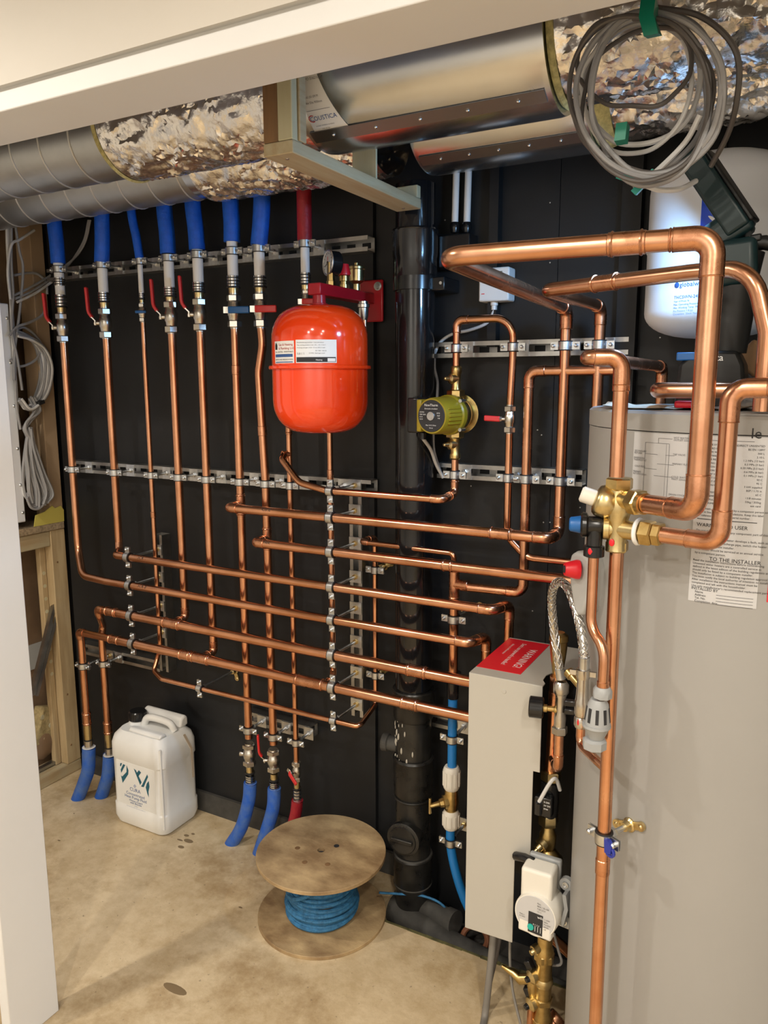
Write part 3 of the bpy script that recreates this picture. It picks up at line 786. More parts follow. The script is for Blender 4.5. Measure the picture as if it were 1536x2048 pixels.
for par, x, fz, lab, pts, n_ in ((None, XF1, fz1, 'left of the two dusty blue conduits rising from the floor corner', [(172, 1492), (171, 1535), (163, 1562), (148, 1584)], 0),
                          (None, XF2, fz2, 'right of the two dusty blue conduits rising behind the white jerrycan', [(216, 1508), (213, 1548), (206, 1572), (198, 1592)], 1)):
    fy_ = FY1 if n_ == 0 else VY
    q = [P(a, b, fy_) for a, b in pts]; q = [V3((p.x+(x-q[0].x)*1.0, fy_, p.z)) for p in q]; q[-1].z = -0.01
    zc = q[0].z
    pr = thing('riser_coupling', (x, fy_, zc+0.012), 'pressed copper and brass coupling above the %s dusty corner conduit' % ('left' if n_ == 0 else 'right'), 'coupling', 'riser couplings')
    press_ring(pr, (x, fy_, fz-0.012), (0, 0, 1), 0.0132, 0.05)
    ob('brass_insert', MB().lathe([(zc+0.030, 0.0135), (fz-0.036, 0.0145), (fz-0.034, 0.0125)], (x, fy_, 0), (0, 0, 1), 18), 'brass_bright', pr)
    ob('gasket', MB().lathe([(zc+0.026, 0.0150), (zc+0.031, 0.0150)], (x, fy_, 0), (0, 0, 1), 18), 'rubber', pr)
    ob('sleeve', MB().lathe([(zc+0.0005, 0.0150), (zc+0.026, 0.0150)], (x, fy_, 0), (0, 0, 1), 18), 'nickel', pr)
    t = thing('floor_conduit', (q[-1].x, fy_, 0), lab, 'conduit', 'conduits entering the floor')
    pa = spline(q, 8); mb = MB().tube(pa, 0.0235, 22, cap=False); ob('conduit', mb, 'dusty_blue', t)
    ob('conduit_lining', MB().lathe([(0, 0.0235), (0.0, 0.015)], pa[0], (0, 0, 1), 22, False), 'white_pipe', t)
# drops 4 and 5 with branches forward to the mains
pipe('copper drop from the fourth blue tail, branching forward to the upper main', [(VX[4], VY, vz[4]), (VX[4], VY, zF), (VX[4], HY+0.012, zF)], R22, {1: 0.02}, elbows=(1,))
pipe('copper drop from the fifth blue tail, branching forward to the lower main', [(VX[5], VY, vz[5]), (VX[5], VY, zR), (VX[5], HY+0.012, zR)], R22, {1: 0.02}, elbows=(1,))
# long uprights 6, 7, 8
zC = (H(520, 1021).z+H(1010, 1069).z)/2
zH = (H(540, 1088).z+H(1100, 1157).z)/2
z0 = (H(700, 984).z+H(850, 998).z)/2
b6, b7, b8 = P(490, 1474, VY).z, P(539, 1486, VY).z, P(584, 1520, VY).z
L6 = vz[6]
pipe('sixth upright copper pipe with a tee to the level run marked cold', [(VX[6], VY, L6), (VX[6], VY, b6)], R22, rings=((zv(6, 735) and L6-zv(6, 740), 0.028), (L6-zC, 0.07)), tees=(((VX[6], VY, zC), (0, -1, 0), 0.026, R22+0.0014),))
s1, s2 = zv(7, 690), zv(7, 745)
pipe('seventh upright copper pipe with a sideways jog below its valve', [(VX[7], VY, vz[7]), (VX[7]+0.004, VY, s1), (VX[7]-0.013, VY, s2), (VX[7]-0.004, VY, zv(7, 900)), (VX[7], VY, zv(7, 960)), (VX[7]+0.002, VY, b7)], R22, {'all': 0.10}, rings=((0.30, 0.028), (vz[7]-zH, 0.07)), tees=(((VX[7], VY, zH), (0, -1, 0), 0.026, R22+0.0014),))
zt8 = zv(8, 908)
pipe('thin eighth copper pipe emerging below the red vessel', [(x8, VY, z8(605)-0.033), (x8, VY, zv(8, 720)), (VX[8], VY, zv(8, 790)), (VX[8], VY, b8)], R15+0.0006, {'all': 0.05}, rings=((0.33, 0.05),), tees=(((VX[8], VY, zt8), (-0.5, -0.86, 0), 0.022, R15+0.0018),))
xc_, xh_ = -0.516, -0.47
RY = -0.10
pipe('level copper run marked cold, turning up at its right end', [(VX[6], VY-0.02, zC), (VX[6], HY, zC), (xc_, HY, zC), (xc_, RY, zC), (xc_, RY, 1.66)], 0.0134, {1: 0.017, 2: 0.02, 3: 0.022}, elbows=(1, 2, 3), rings=((H(1028, 1070).x-VX[6], 0.06),))
pipe('level copper run marked hot, ending behind the grey cylinder', [(VX[7], VY-0.02, zH), (VX[7], HY, zH), (-0.40, HY, zH)], 0.0134, {1: 0.017}, elbows=(1,), rings=((H(920, 1135).x-VX[7], 0.032),))
pipe('copper pipe from the thin eighth upright, bending along to the pump', [(VX[8]-0.008, VY-0.012, zt8), (H(550, 916).x+0.006, -0.15, P(552, 918, -0.15).z), (H(598, 962).x, HY, P(598, 965, HY).z), (H(655, 984).x, HY, z0), (-0.797, HY, z0), (-0.797, RY, z0+0.006), (-0.797, RY, P(911, 915, RY).z)], 0.0098, {1: 0.018, 2: 0.06, 3: 0.08, 4: 0.018, 5: 0.02}, elbows=(4, 5))
# thin third pipe: drop, level run, then up the wall and across
z9 = (H(360, 1367).z+H(690, 1447).z)/2
xt = H(718, 1455).x; xu = P(751, 1300, -0.045).x; zu = P(745, 1076, -0.06).z
xq = P(908, 1100, -0.12).x
pipe('thin copper pipe dropping from the third tail to the lowest level run', [(VX[3], VY, vz[3]), (VX[3], VY, z9+0.08), (VX[3]+0.006, HY+0.02, z9+0.012), (VX[3]+0.06, HY, z9), (xt, HY, z9), (xu, -0.045, P(751, 1408, -0.045).z), (xu, -0.045, zu), (xu-0.012, -0.105, zu-0.004), (xq, -0.12, zu-0.004), (xq, -0.12, P(905, 1135, -0.12).z)], R15,
     {1: 0.04, 2: 0.02, 3: 0.03, 4: 0.016, 5: 0.016, 6: 0.014, 7: 0.012, 8: 0.013}, elbows=(6, 7), rings=((0.62, 0.02),))
# ninth pipe from the vessel manifold down to the lower main
pipe('thin copper pipe hanging from the red vessel manifold to the lower main', [(-1.085, -0.07, 1.70), (-1.085, -0.07, 1.62), (VX[9], VY, 1.56), (VX[9], VY, zR), (VX[9], HY+0.008, zR)], R15+0.0006, {1: 0.03, 2: 0.03, 3: 0.016}, elbows=(3,), rings=((0.48, 0.03),))
# bottom valves and tails
def low_tail(label, i, pts, zs_, zb_, rw, rc, cm, x=None):
    x = x or VX[i]
    q = [P(a, b, VY) for a, b in pts]; dx = x-q[0].x
    q = [V3((p.x+dx, VY-0.0*k, p.z)) for k, p in enumerate(q)]; q[-1].z = -0.01
    return tail(label, None, x, VY, q[0].z, zs_, zb_, rw, rc, cm, bend=q[1:], up=False)
zz = lambda px, py: P(px, py, VY).z
ball_valve('lower valve without handle on the sixth pipe, above a blue conduit', (VX[6], VY, zz(490, 1506)), R22, 'blank', side=(-0.95, -0.3, 0), scale=0.95)
ball_valve('lower valve with raised red lever on the seventh pipe', (VX[7], VY, zz(539, 1518)), R22, 'up', side=(-0.85, -0.52, 0), scale=0.92)
ball_valve('lower valve with slanting red lever above the dark red conduit', (VX[8], VY, zz(585, 1540)), R15+0.001, 'slant', side=(-0.3, -0.95, 0), scale=0.82)
low_tail('lower left blue conduit curving into the floor beside the jerrycan', 6, [(491, 1562), (488, 1598), (474, 1650), (452, 1684)], (zz(491, 1562), zz(491, 1548)), (zz(491, 1541), zz(491, 1530)), 0.0130, 0.0215, 'dusty_blue')
low_tail('lower right blue conduit curving into the floor behind the cable drum', 7, [(542, 1574), (540, 1612), (528, 1656), (510, 1686)], (zz(542, 1574), zz(542, 1562)), (zz(542, 1556), zz(542, 1545)), 0.0130, 0.0215, 'dusty_blue')
low_tail('lower dark red conduit curving into the floor behind the cable drum', 8, [(589, 1598), (586, 1625), (577, 1660), (560, 1695)], (zz(589, 1598), zz(589, 1578)), (zz(589, 1574), zz(589, 1562)), 0.0105, 0.0185, 'red_conduit')
# clips
vn = {1: 'first', 2: 'second', 3: 'thin third', 4: 'fourth', 5: 'fifth', 6: 'sixth', 7: 'seventh', 8: 'thin eighth', 9: 'last thin'}
for i in range(1, 10):
    clamp('pipe clip on the mid rail around the %s upright pipe' % vn[i], (VX[i], VY, RZ_MID), (0, 0, 1), {3: R15, 8: R15+0.0006, 9: R15+0.0006}.get(i, R22), -VY-0.041)
Hn = [('pump feed pipe', z0, 0.0098), ('cold marked pipe', zC, 0.0134), ('hot marked pipe', zH, 0.0134), ('upper heating run', zA, R22), ('lower heating run', zB, R22), ('upper thick main', zF, 0.0152), ('lower thick main', zR, 0.0152), ('thin lowest pipe', z9, R15)]
for nm, z, r in Hn:
    clamp('pipe clip on the tall upright rail around the %s' % nm, (X_VR, HY, z), (1, 0, 0), r, -HY-0.041)
for nm, z, r in Hn[3:7]:
    clamp('pipe clip on the short upright rail around the %s' % nm, (X_VL, HY, z), (1, 0, 0), r, -HY-0.041)
clamp('pipe clip on a long rod around the thin lowest pipe', (hx(400, 1378), HY, z9), (1, 0, 0), R15, -HY-0.0005, plate=False, boss=True)
clamp('low pipe clip around the left floor riser', (XF1, FY1, RZ_LL), (0, 0, 1), 0.0125, -FY1-0.041)
clamp('low pipe clip around the second floor riser', (XF2, VY, RZ_LL), (0, 0, 1), 0.0125, -VY-0.041)
for i, nm in ((6, 'sixth'), (7, 'seventh'), (8, 'thin eighth')):
    clamp('low pipe clip around the %s pipe above its lower valve' % nm, (VX[i]+(0.002 if i == 7 else 0), VY, RZ_LM), (0, 0, 1), R15+0.0006 if i == 8 else R22, -VY-0.041)
clamp('upper small clip with brass backplate on the thin wall pipe', (xu, -0.045, P(751, 1140, -0.045).z), (0, 0, 1), R15, 0.058, plate=False, boss=True)
clamp('lower small clip with brass backplate on the thin wall pipe', (xu, -0.045, P(750, 1350, -0.045).z), (0, 0, 1), R15, 0.0445, plate=False, boss=True)
# handwriting on the runs
def pen(par_label, s, x, z, r, size=0.016):
    mb = MB(); rr = r+0.0004
    def fn(a, b):
        th = math.radians(52)-(b)/rr*0.9
        return V3((x+a, HY-rr*math.cos(math.radians(38)-0+ (b-0.006)/rr*0.9), z+rr*math.sin(math.radians(38)+(b-0.006)/rr*0.9)))
    write(mb, s, size, fn)
    par = [o for o in bpy.data.objects if o.get('label') == par_label][0]
    ob('handwriting', mb, 'ink', par)
pen('copper drop from the second blue tail, levelling out to the right', 'HIR 1', hx(280, 1110), zA, R22)
pen('copper drop from the leftmost blue tail, bending to a level run', 'HIR 2', hx(280, 1168), zB, R22)
pen('level copper run marked cold, turning up at its right end', 'Cold', hx(528, 1020), zC, 0.0134)
pen('level copper run marked hot, ending behind the grey cylinder', 'Hot', hx(530, 1084), zH, 0.0134)
# ================================================================ wall pipework, right bank
zP = P(918, 640, RY).z
zAv = P(1021, 838, RY).z
xA = -0.646
pipe('copper loop rising above the small pump and bending down again', [(-0.797, RY, P(914, 748, RY).z), (-0.797, RY, zP), (xA+0.0, RY, zP), (xA, RY, P(1029, 720, RY).z), (xA-0.004, RY, zAv+0.028)], 0.0098, {1: 0.017, 2: 0.075, 3: 0.1}, elbows=(1,))
ball_valve('small valve with red lever left of the pump return pipe', (xA-0.004, RY, zAv), 0.0092, 'stubleft', m='nickel', side=(-0.93, -0.36, 0), scale=0.85)
t = bpy.data.objects[-1]
zE = P(1120, 1122, RY).z
pipe('copper pipe below the small valve, bending right towards the cylinder', [(xA-0.004, RY, zAv-0.028), (xA-0.004, RY, zE+0.05), (xA+0.05, RY, zE), (-0.47, RY, zE)], 0.0098, {1: 0.05, 2: 0.05})
zT = P(910, 1168, -0.115).z; xB = -0.603
zBt = P(1066, 742, RY).z
zD0 = P(908, 1352, -0.115).z
pipe('copper cold main rising beside the black stack with a thick tee', [(xq, -0.115, zD0), (xq, -0.115, P(905, 1128, -0.115).z)], 0.0130, rings=((P(908, 1168, -0.115).z-zD0, 0.085), (0.30, 0.02)), tees=(((xq, -0.115, zT), (1, 0, 0), 0.04, 0.0142),))
pipe('copper pipe looping from the cold main up past the rails', [(xq+0.02, -0.115, zT-0.004), (xB, RY, zT-0.004), (xB, RY, zBt), (P(1262, 738, RY).x, RY, zBt)], 0.0126, {1: 0.024, 2: 0.022}, elbows=(1, 2), m='copper_bright')
x2w = -0.436
for nm, x, zr, yy, r in (('left leg of pump loop on the upper right rail', -0.797, RZ_UR, RY, 0.0098), ('right leg of pump loop on the upper right rail', xA, RZ_UR, RY, 0.0098),
                  ('cold riser on the upper right rail', xc_, RZ_UR, RY, 0.0130), ('second riser on the upper right rail', x2w, RZ_UR, RY, 0.0130),
                  ('pump feed on the lower right rail', -0.797, RZ_MR, RY, 0.0098), ('pump return on the lower right rail', xA-0.004, RZ_MR, RY, 0.0098),
                  ('looping pipe on the lower right rail', xB, RZ_MR, RY, 0.0126), ('cold riser on the lower right rail', xc_, RZ_MR, RY, 0.0130)):
    clamp('pipe clip around the '+nm, (x, yy, zr), (0, 0, 1), r, -yy-0.0274)
clamp('pipe clip around the copper cold main beside the stack', (xq, -0.115, P(908, 1238, -0.115).z), (0, 0, 1), 0.0130, 0.1285, plate=False, boss=True)

# loops that come forward over the cylinder
FX, FYY, FZ = -0.122, -0.837, 1.713
VXY = (-0.249, -0.722)
zO1, zO2 = 1.349, 1.300
pipe('thick copper loop coming forward overhead and dropping to the brass valve', [(xc_, RY, 1.655), (xc_, RY, 1.700), (-0.492, -0.862, FZ), (FX, FYY, FZ), (FX, FYY, zO1+0.006), (VXY[0]+0.05, VXY[1]-0.042, zO1)], 0.0146,
     {1: 0.024, 2: 0.034, 3: 0.024, 4: 0.026}, elbows=(1, 3, 4), rings=((1.045, 0.05), (1.10, 0.003)), m='copper_bright', sock=0.026)
z2 = 1.700
q0 = PZ(1380, 545, z2); q1 = PZ(1478, 532, z2); q2 = P(1532, 640, q1.y)
pipe('copper loop passing behind the thick vertical pipe at the right edge', [(x2w, RY, 1.30), (x2w, RY, z2), (-0.449, -0.487, z2), (q0.x, q0.y, z2), (q1.x+0.02, q1.y-0.01, z2-0.004), (q2.x+0.004, q1.y-0.015, z2-0.10), (q2.x+0.004, q1.y-0.015, 1.485)], 0.0130,
     {1: 0.022, 2: 0.03, 3: 0.0, 4: 0.06, 5: 0.05}, elbows=(1,), rings=((0.40+0.387+0.12, 0.055),), m='copper_bright')
zS = 1.566
pipe('copper supply pipe doubling forward above the brass mixing valve', [(-0.290, RY-0.02, 1.30), (-0.290, RY-0.02, zS-0.004), (-0.303, -0.765, zS), (VXY[0], VXY[1]-0.022, zS), (VXY[0], VXY[1]-0.022, 1.385)], 0.0117,
     {1: 0.02, 2: 0.026, 3: 0.02}, elbows=(1, 3), rings=((-0.145, 0.03),), m='copper_bright', sock=0.022)
p2x, p2y = -0.095, -0.763
zq = 1.520
pipe('copper pipe from the brass valve turning up then right out of view', [(VXY[0]+0.055, VXY[1]-0.016, zO2), (p2x, p2y, zO2), (p2x, p2y, zq), (p2x+0.35, p2y-0.02, zq+0.006)], 0.0128, {1: 0.022, 2: 0.022}, elbows=(1, 2), m='copper_bright', sock=0.026)
q3 = P(1312, 774, -0.60)
pipe('copper pipe lying level across the cylinder top at the right', [(q3.x, -0.18, 1.515), (q3.x, -0.60, 1.515), (q3.x+0.40, -0.62, 1.518)], 0.0130, {1: 0.024}, m='copper_bright')
zlow = 0.30
pipe('tall copper pipe running down in front of the grey cylinder', [(VXY[0], VXY[1]+0.006, 1.262), (VXY[0]+0.002, VXY[1]+0.014, 0.20), (VXY[0]+0.002, VXY[1]+0.014, 0.0)], 0.0113, {1: 0}, rings=((0.555, 0.028),), m='copper_bright')

# clip holding the tall pipe to the cylinder
CX, CY_, CR = -0.0845, -0.400, 0.285
dirc = V3((CX-VXY[0], CY_-(VXY[1]+0.01), 0)); dist = dirc.length-CR; dirc.normalize()
zc_ = P(1212, 1675, VXY[1]+0.01).z
clamp('pipe clip with blue latch holding the tall pipe to the cylinder', (VXY[0]+0.001, VXY[1]+0.010, zc_), (0, 0, 1), 0.0113, dist-0.0005, wall=dirc, plate=False, boss=True)
ct = [o for o in bpy.data.objects if o.get('label', '').startswith('pipe clip with blue latch')][0]
def latch(b):
    pts = [(0.010, -0.012), (0.022, -0.010), (0.024, 0.004), (0.016, 0.012), (0.008, 0.011)]
    b.prism(pts, (0.004, -0.0065, -0.004), (1, 0, 0), (0, 0, 1), 0.008)
    b.torus((0.022, -0.010, -0.012), (0, 1, 0), 0.008, 0.003, 14, 6)
part(ct, 'latch', 'blue_latch', 'navy_plastic', latch)

# small pump on the wall
pz = P(905, 832, -0.19).z; px_ = -0.797
t = thing('circulator_pump', (px_, RY, pz-0.115), 'small olive circulator pump with black round face plate', 'pump')
mb = MB().lathe([(0.0, 0.050), (0.008, 0.052), (0.010, 0.040)], (px_, RY+0.035, pz), (0, -1, 0), 30)
mb.lathe([(-0.05, 0.018), (-0.03, 0.024), (0.03, 0.024), (0.05, 0.018)], (px_, RY, pz), (0, 0, 1), 20)
mb.sphere((px_, RY, pz), 0.044, 24, 14, (1, 0.75, 1)); ob('volute', mb, 'brass', t)
mot = MB().lathe([(0, 0.049), (0.004, 0.051), (0.018, 0.051), (0.022, 0.0475), (0.082, 0.0455), (0.090, 0.043)], (px_, RY-0.028, pz), (-0.16, -1, 0), 36)
ob('motor_housing', mot, 'olive', t)
fa = V3((-0.16, -1, 0)).normalized(); fc = V3((px_, RY-0.028, pz))+fa*0.0905; fu, fv, _ = frame(fa); fu = V3((1, -0.16, 0)).normalized(); fv = V3((0, 0, 1))
fin = MB()
for k in range(-2, 3):
    an = math.radians(0+k*11); d = fu*math.cos(an)+fv*math.sin(an)
    fin.obox(V3((px_, RY-0.028, pz))+fa*0.052+d*0.0472, fa, fv, d, 0.055, 0.003, 0.004)
ob('cooling_fins', fin, 'olive', t)
for sx, sz in ((1, 1), (1, -1), (-1, 1), (-1, -1)):
    ob('bolt', MB().cyl(V3((px_, RY-0.020, pz))+fu*0.036*sx+fv*0.036*sz, V3((px_, RY-0.050, pz))+fu*0.036*sx+fv*0.036*sz, 0.0045, 12), 'zinc', t)
fpl = ob('face_plate', MB().lathe([(0, 0.0395), (0.0015, 0.0385)], fc, fa, 36), 'ink', t)
ob('centre_screw', MB().lathe([(0, 0.0115), (0.003, 0.0105)], fc+fa*0.0015, fa, 20), 'zinc', fpl)
tx = MB(); fl_ = flat(fc+fa*0.0017, fu, fv)
write(tx, 'NewTherm', 0.0085, fl_, 0, 0.024, 'CENTER'); write(tx, 'Domestic circulator', 0.0048, fl_, 0, 0.0165, 'CENTER')
for k, s in enumerate(['CE IP44', '230V 50Hz', '0.4 A', '93 W']): write(tx, s, 0.0042, fl_, -0.034, 0.008-0.0058*k)
for k, s in enumerate(['III 93', ' II 67', '  I 46']): write(tx, s, 0.0045, fl_, 0.017, 0.006-0.0062*k)
write(tx, 'Max 110 C 10 bar', 0.0042, fl_, 0, -0.024, 'CENTER'); write(tx, 'TF110', 0.0042, fl_, 0, -0.031, 'CENTER')
ob('lettering', tx, 'ink_white', fpl)
jb = V3((px_, RY-0.028, pz))+fa*0.046-fu*0.062
ob('terminal_box', MB().obox(jb, fu, fa, fv, 0.034, 0.075, 0.088), 'black_plastic', t, bev=0.004)
ob('box_collar', MB().obox(jb+fu*0.022-fa*0.0, fu, fa, fv, 0.014, 0.084, 0.080), 'olive', t, bev=0.003)
ob('cable_gland', MB().cyl(jb+V3((0.006, 0, -0.046)), jb+V3((0.006, 0, -0.062)), 0.0075, 14), 'black_plastic', t)
def pump_union(lab, zc, s):
    t = thing('pump_union', (px_, RY, zc-0.05), lab, 'valve', 'brass pump unions')
    ob('union_nut', MB().lathe([(-0.010, 0.021), (-0.007, 0.025), (0.007, 0.025), (0.010, 0.021)], (px_, RY, zc-0.032*s), (0, 0, 1), 8), 'brass', t)
    ob('valve_body', MB().lathe([(-0.034, 0.011), (-0.030, 0.0145), (-0.02, 0.0145), (-0.016, 0.0125), (0.016, 0.0125), (0.020, 0.0145), (0.034, 0.0145), (0.038, 0.0115)], (px_, RY, zc), (0, 0, 1), 18), 'brass', t)
    d = V3((-0.55, -0.83, 0))
    ob('isolator_spindle', MB().lathe([(0, 0.013), (0.018, 0.0135), (0.020, 0.011), (0.022, 0.006), (0.034, 0.005), (0.036, 0.003)], (px_, RY, zc+0.006), d, 18), 'brass_bright', t)
pump_union('upper brass union with spindle above the olive pump', P(912, 762, RY).z, 1)
pump_union('lower brass union with spindle below the olive pump', P(910, 893, RY).z, -1)

# black soil stack
SX, SY, SR = P(829, 900, -0.072).x, -0.072, 0.054
t = thing('soil_stack', (SX, SY, -0.10), 'glossy black plastic soil stack running floor to ducts', 'pipe')
sz = lambda py: P(829, py, SY).z
ob('upper_pipe', MB().cyl((SX, SY, sz(1400)), (SX, SY, 2.03), SR-0.002, 40), 'black_pipe', t)
ob('lower_pipe', MB().cyl((SX, SY, -0.10), (SX, SY, sz(1405)), SR-0.002, 40), 'dusty_pipe', t)
def socket(z0, z1, m, nm='socket', e=0.0055):
    L = z1-z0; return ob(nm, MB().lathe([(0, SR), (0.006, SR+e*0.7), (L*0.45, SR+e*0.7), (L*0.5, SR+e), (L-0.008, SR+e), (L-0.004, SR+e+0.002), (L, SR+e)], (SX, SY, z0), (0, 0, 1), 40), m, t)
socket(sz(565), sz(460), 'black_pipe'); socket(sz(1435), sz(1375), 'dusty_pipe')
for py in (1512, 1590, 1705, 1762):
    ob('ring_seal', MB().torus((SX, SY, sz(py)), (0, 0, 1), SR+0.0005, 0.0035, 40, 8), 'dusty_pipe' if py < 1700 else 'trench_pipe', t)
socket(sz(1585), sz(1512), 'dusty_pipe', e=0.004); socket(sz(1770), sz(1705), 'dusty_pipe', e=0.004)
acc_d = V3((0.05, -1, 0)).normalized()
ac = ob('access_branch', MB().lathe([(0, 0.045), (0.060, 0.045), (0.060, 0.050), (0.072, 0.050), (0.075, 0.044)], V3((SX, SY, sz(1655))), acc_d, 36), 'dusty_pipe', t)
ob('access_cap', MB().lathe([(0, 0.042), (0.003, 0.040)], V3((SX, SY, sz(1655)))+acc_d*0.0752, acc_d, 36), 'dusty_pipe', ac)
ob('cap_grip', MB().obox(V3((SX, SY, sz(1655)))+acc_d*0.081, acc_d.cross(V3((0, 0, 1))), acc_d, (0, 0, 1), 0.066, 0.010, 0.012), 'dusty_pipe', ac, bev=0.002)
ob('side_boss', MB().lathe([(0, 0.022), (0.075, 0.022), (0.078, 0.026), (0.095, 0.026)], (SX, SY, sz(1495)), (-1, -0.1, 0), 22), 'trench_pipe', t)
sd = MB()
for k in range(42):
    a = math.radians(random.uniform(-165, -60)); zz_ = sz(random.uniform(1415, 1580)); r_ = 0.0016+0.003*random.random()
    d = V3((math.cos(a), math.sin(a), 0)); sd.sphere(V3((SX, SY, zz_))+d*(SR-0.0016), r_*0.7, 8, 6, (1, 1, 3.5))
ob('plaster_splashes', sd, 'plaster_dust', t, kind='stuff')
t = thing('stack_bracket', (SX, SY, sz(590)), 'black plastic bracket strapping the soil stack to the wall', 'bracket')
ob('strap', MB().lathe([(0, SR-0.0015), (0, SR+0.004), (0.034, SR+0.004), (0.034, SR-0.0015)], (SX, SY, sz(582)), (0, 0, 1), 40, False), 'black_plastic', t)
ob('wall_lug', MB().box((SX+SR-0.004, SY-0.012, sz(585)), (SX+SR+0.035, 0.0135, sz(558))), 'black_plastic', t, bev=0.003)
ob('lug_screw', MB().cyl((SX+SR+0.026, SY-0.013, sz(571)), (SX+SR+0.026, SY-0.016, sz(571)), 0.004, 10), 'zinc', t)

# blue mains water pipe and stop valve
BX = P(903, 1560, -0.115).x; BY = -0.115; bz = lambda py: P(903, py, BY).z
ob('black_socket', MB().lathe([(bz(1395), 0.016), (bz(1355), 0.0165), (bz(1352), 0.022), (bz(1344), 0.022)], (xq, BY, 0), (0, 0, 1), 22), 'black_plastic', None, 'black coupling joining the copper cold main to blue pipe', 'coupling')
pipe('upper blue plastic water pipe above the white compression nut', [(xq, BY, bz(1392)), (BX+0.001, BY, bz(1545))], 0.0128, {'all': 0}, m='blue_pipe', name='blue_pipe', group='blue water pipes')
pipe('lower blue plastic water pipe curving down behind the cabinet', spline([V3((BX, BY, bz(1640))), V3((BX, BY, bz(1690))), P(912, 1745, BY)+V3((0, 0, 0)), P(930, 1800, BY+0.01), P(955, 1850, BY+0.02)], 8), 0.0128, {'all': 0}, m='blue_pipe', name='blue_pipe', group='blue water pipes')
t = thing('stop_valve', (BX, BY, bz(1655)), 'brass stopcock with white plastic compression nuts on the blue pipe', 'valve')
ob('valve_body', MB().lathe([(0, 0.015), (0.008, 0.019), (0.02, 0.019), (0.03, 0.022), (0.045, 0.019), (0.06, 0.019), (0.07, 0.015)], (BX, BY, bz(1622)), (0, 0, 1), 22), 'brass', t)
def ribbed(a, b, r):
    mb = MB().lathe([(a, r*0.8), (a+0.006, r*0.95), (a+0.012, r), (b-0.012, r), (b-0.006, r*0.95), (b, r*0.8)], (BX, BY, 0), (0, 0, 1), 24)
    for k in range(10):
        an = 2*math.pi*k/10; mb.obox((BX+r*math.cos(an), BY+r*math.sin(an), (a+b)/2), (math.cos(an), math.sin(an), 0), (-math.sin(an), math.cos(an), 0), (0, 0, 1), 0.003, 0.006, (b-a)*0.6)
    return mb
ob('nut', ribbed(bz(1578), bz(1532), 0.0235), 'offwhite_plastic', t); ob('nut', ribbed(bz(1656), bz(1620), 0.0235), 'offwhite_plastic', t)
hd = V3((-0.75, -0.62, -0.18)).normalized(); hc = V3((BX, BY, bz(1600)))
ob('bonnet', MB().lathe([(0.01, 0.020), (0.022, 0.020), (0.024, 0.014), (0.034, 0.012), (0.036, 0.008), (0.058, 0.0065), (0.062, 0.005)], hc, hd, 8), 'brass', t)
ob('tee_handle', MB().tube([hc+hd*0.062+V3((0, 0, 0.024)), hc+hd*0.063, hc+hd*0.062+V3((0, 0, -0.022))], [0.0045, 0.0034, 0.0045], 12), 'brass_bright', t)
clamp('pipe clip around the blue pipe above the stopcock', (BX, BY, bz(1477)), (0, 0, 1), 0.0128, -BY-0.0274)
clamp('pipe clip around the blue pipe below the stopcock', (BX, BY, bz(1684)), (0, 0, 1), 0.0128, -BY-0.013, plate=True)
ob('trench_duct', MB().tube(spline([V3((-1.25, -0.06, -0.045)), V3((-1.0, -0.09, -0.045)), V3((-0.86, -0.125, -0.05)), V3((-0.62, -0.16, -0.06)), V3((-0.3, -0.17, -0.06))], 8), 0.038, 24), 'trench_pipe', None, 'dusty grey flexible duct lying in the floor trench', 'duct')
ob('trench_hose', MB().tube(spline([V3((-1.02, -0.155, -0.075)), V3((-0.8, -0.185, -0.08)), V3((-0.5, -0.19, -0.08)), V3((-0.3, -0.19, -0.08))], 8), 0.014, 16), 'rubber', None, 'black hose beside the grey duct in the trench', 'hose')
ob('blue_rope_end', MB().tube(spline([V3((-0.99, -0.17, 0.055)), P(800, 1788, -0.13), P(850, 1793, -0.10), P(890, 1815, -0.09), V3((-0.78, -0.085, -0.06))], 8), 0.0035, 10), 'rope_blue', None, 'loose end of blue rope trailing behind the drum', 'rope')
ob('drain_pipe', MB().lathe([(0, 0.030), (0.1, 0.030), (0.1, 0.034), (0.13, 0.034)], (SX+0.03, -0.075, -0.02), (1, -0.25, 0.1), 22), 'trench_pipe', None, 'short grey drain connector at the foot of the stack', 'pipe')
ob('orange_drain', MB().torus((-0.72, -0.09, -0.05), (0.3, -1, 0.3), 0.035, 0.008, 26, 8), 'terracotta', None, 'orange drain ring in the trench beside the blue pipe', 'drain')

# thermostat box, conduits and cables on the right wall
a = P(958, 537, -0.035); b = P(1026, 600, -0.035)
t = thing('thermostat_box', ((a.x+b.x)/2, 0, b.z), 'white wall thermostat box with small grey display', 'thermostat')
ob('case', MB().box((a.x, -0.035, b.z), (b.x-0.012, 0.0135, a.z)), 'white_plastic', t, bev=0.004)
dx = b.x-0.012-a.x
ob('display', MB().box((a.x+dx*0.25, -0.0358, a.z-0.034), (a.x+dx*0.78, -0.0352, a.z-0.010)), 'screen', t)
ob('led', MB().box((a.x+dx*0.1, -0.0358, b.z+0.018), (a.x+dx*0.2, -0.0352, b.z+0.020)), 'label_red', t)
ob('cable_gland', MB().lathe([(0, 0.0095), (0.008, 0.0095), (0.010, 0.0075), (0.020, 0.0075)], ((a.x+b.x)/2-0.012, -0.012, b.z), (0, 0, -1), 14), 'white_plastic', t)
def cable(label, pts, r, m, name='cable', n=10, cat='cable', group=None, seg=8):
    return ob(name, MB().tube(spline(pts, seg), r, n), m, None, label, cat, group)
gx = (a.x+b.x)/2-0.012
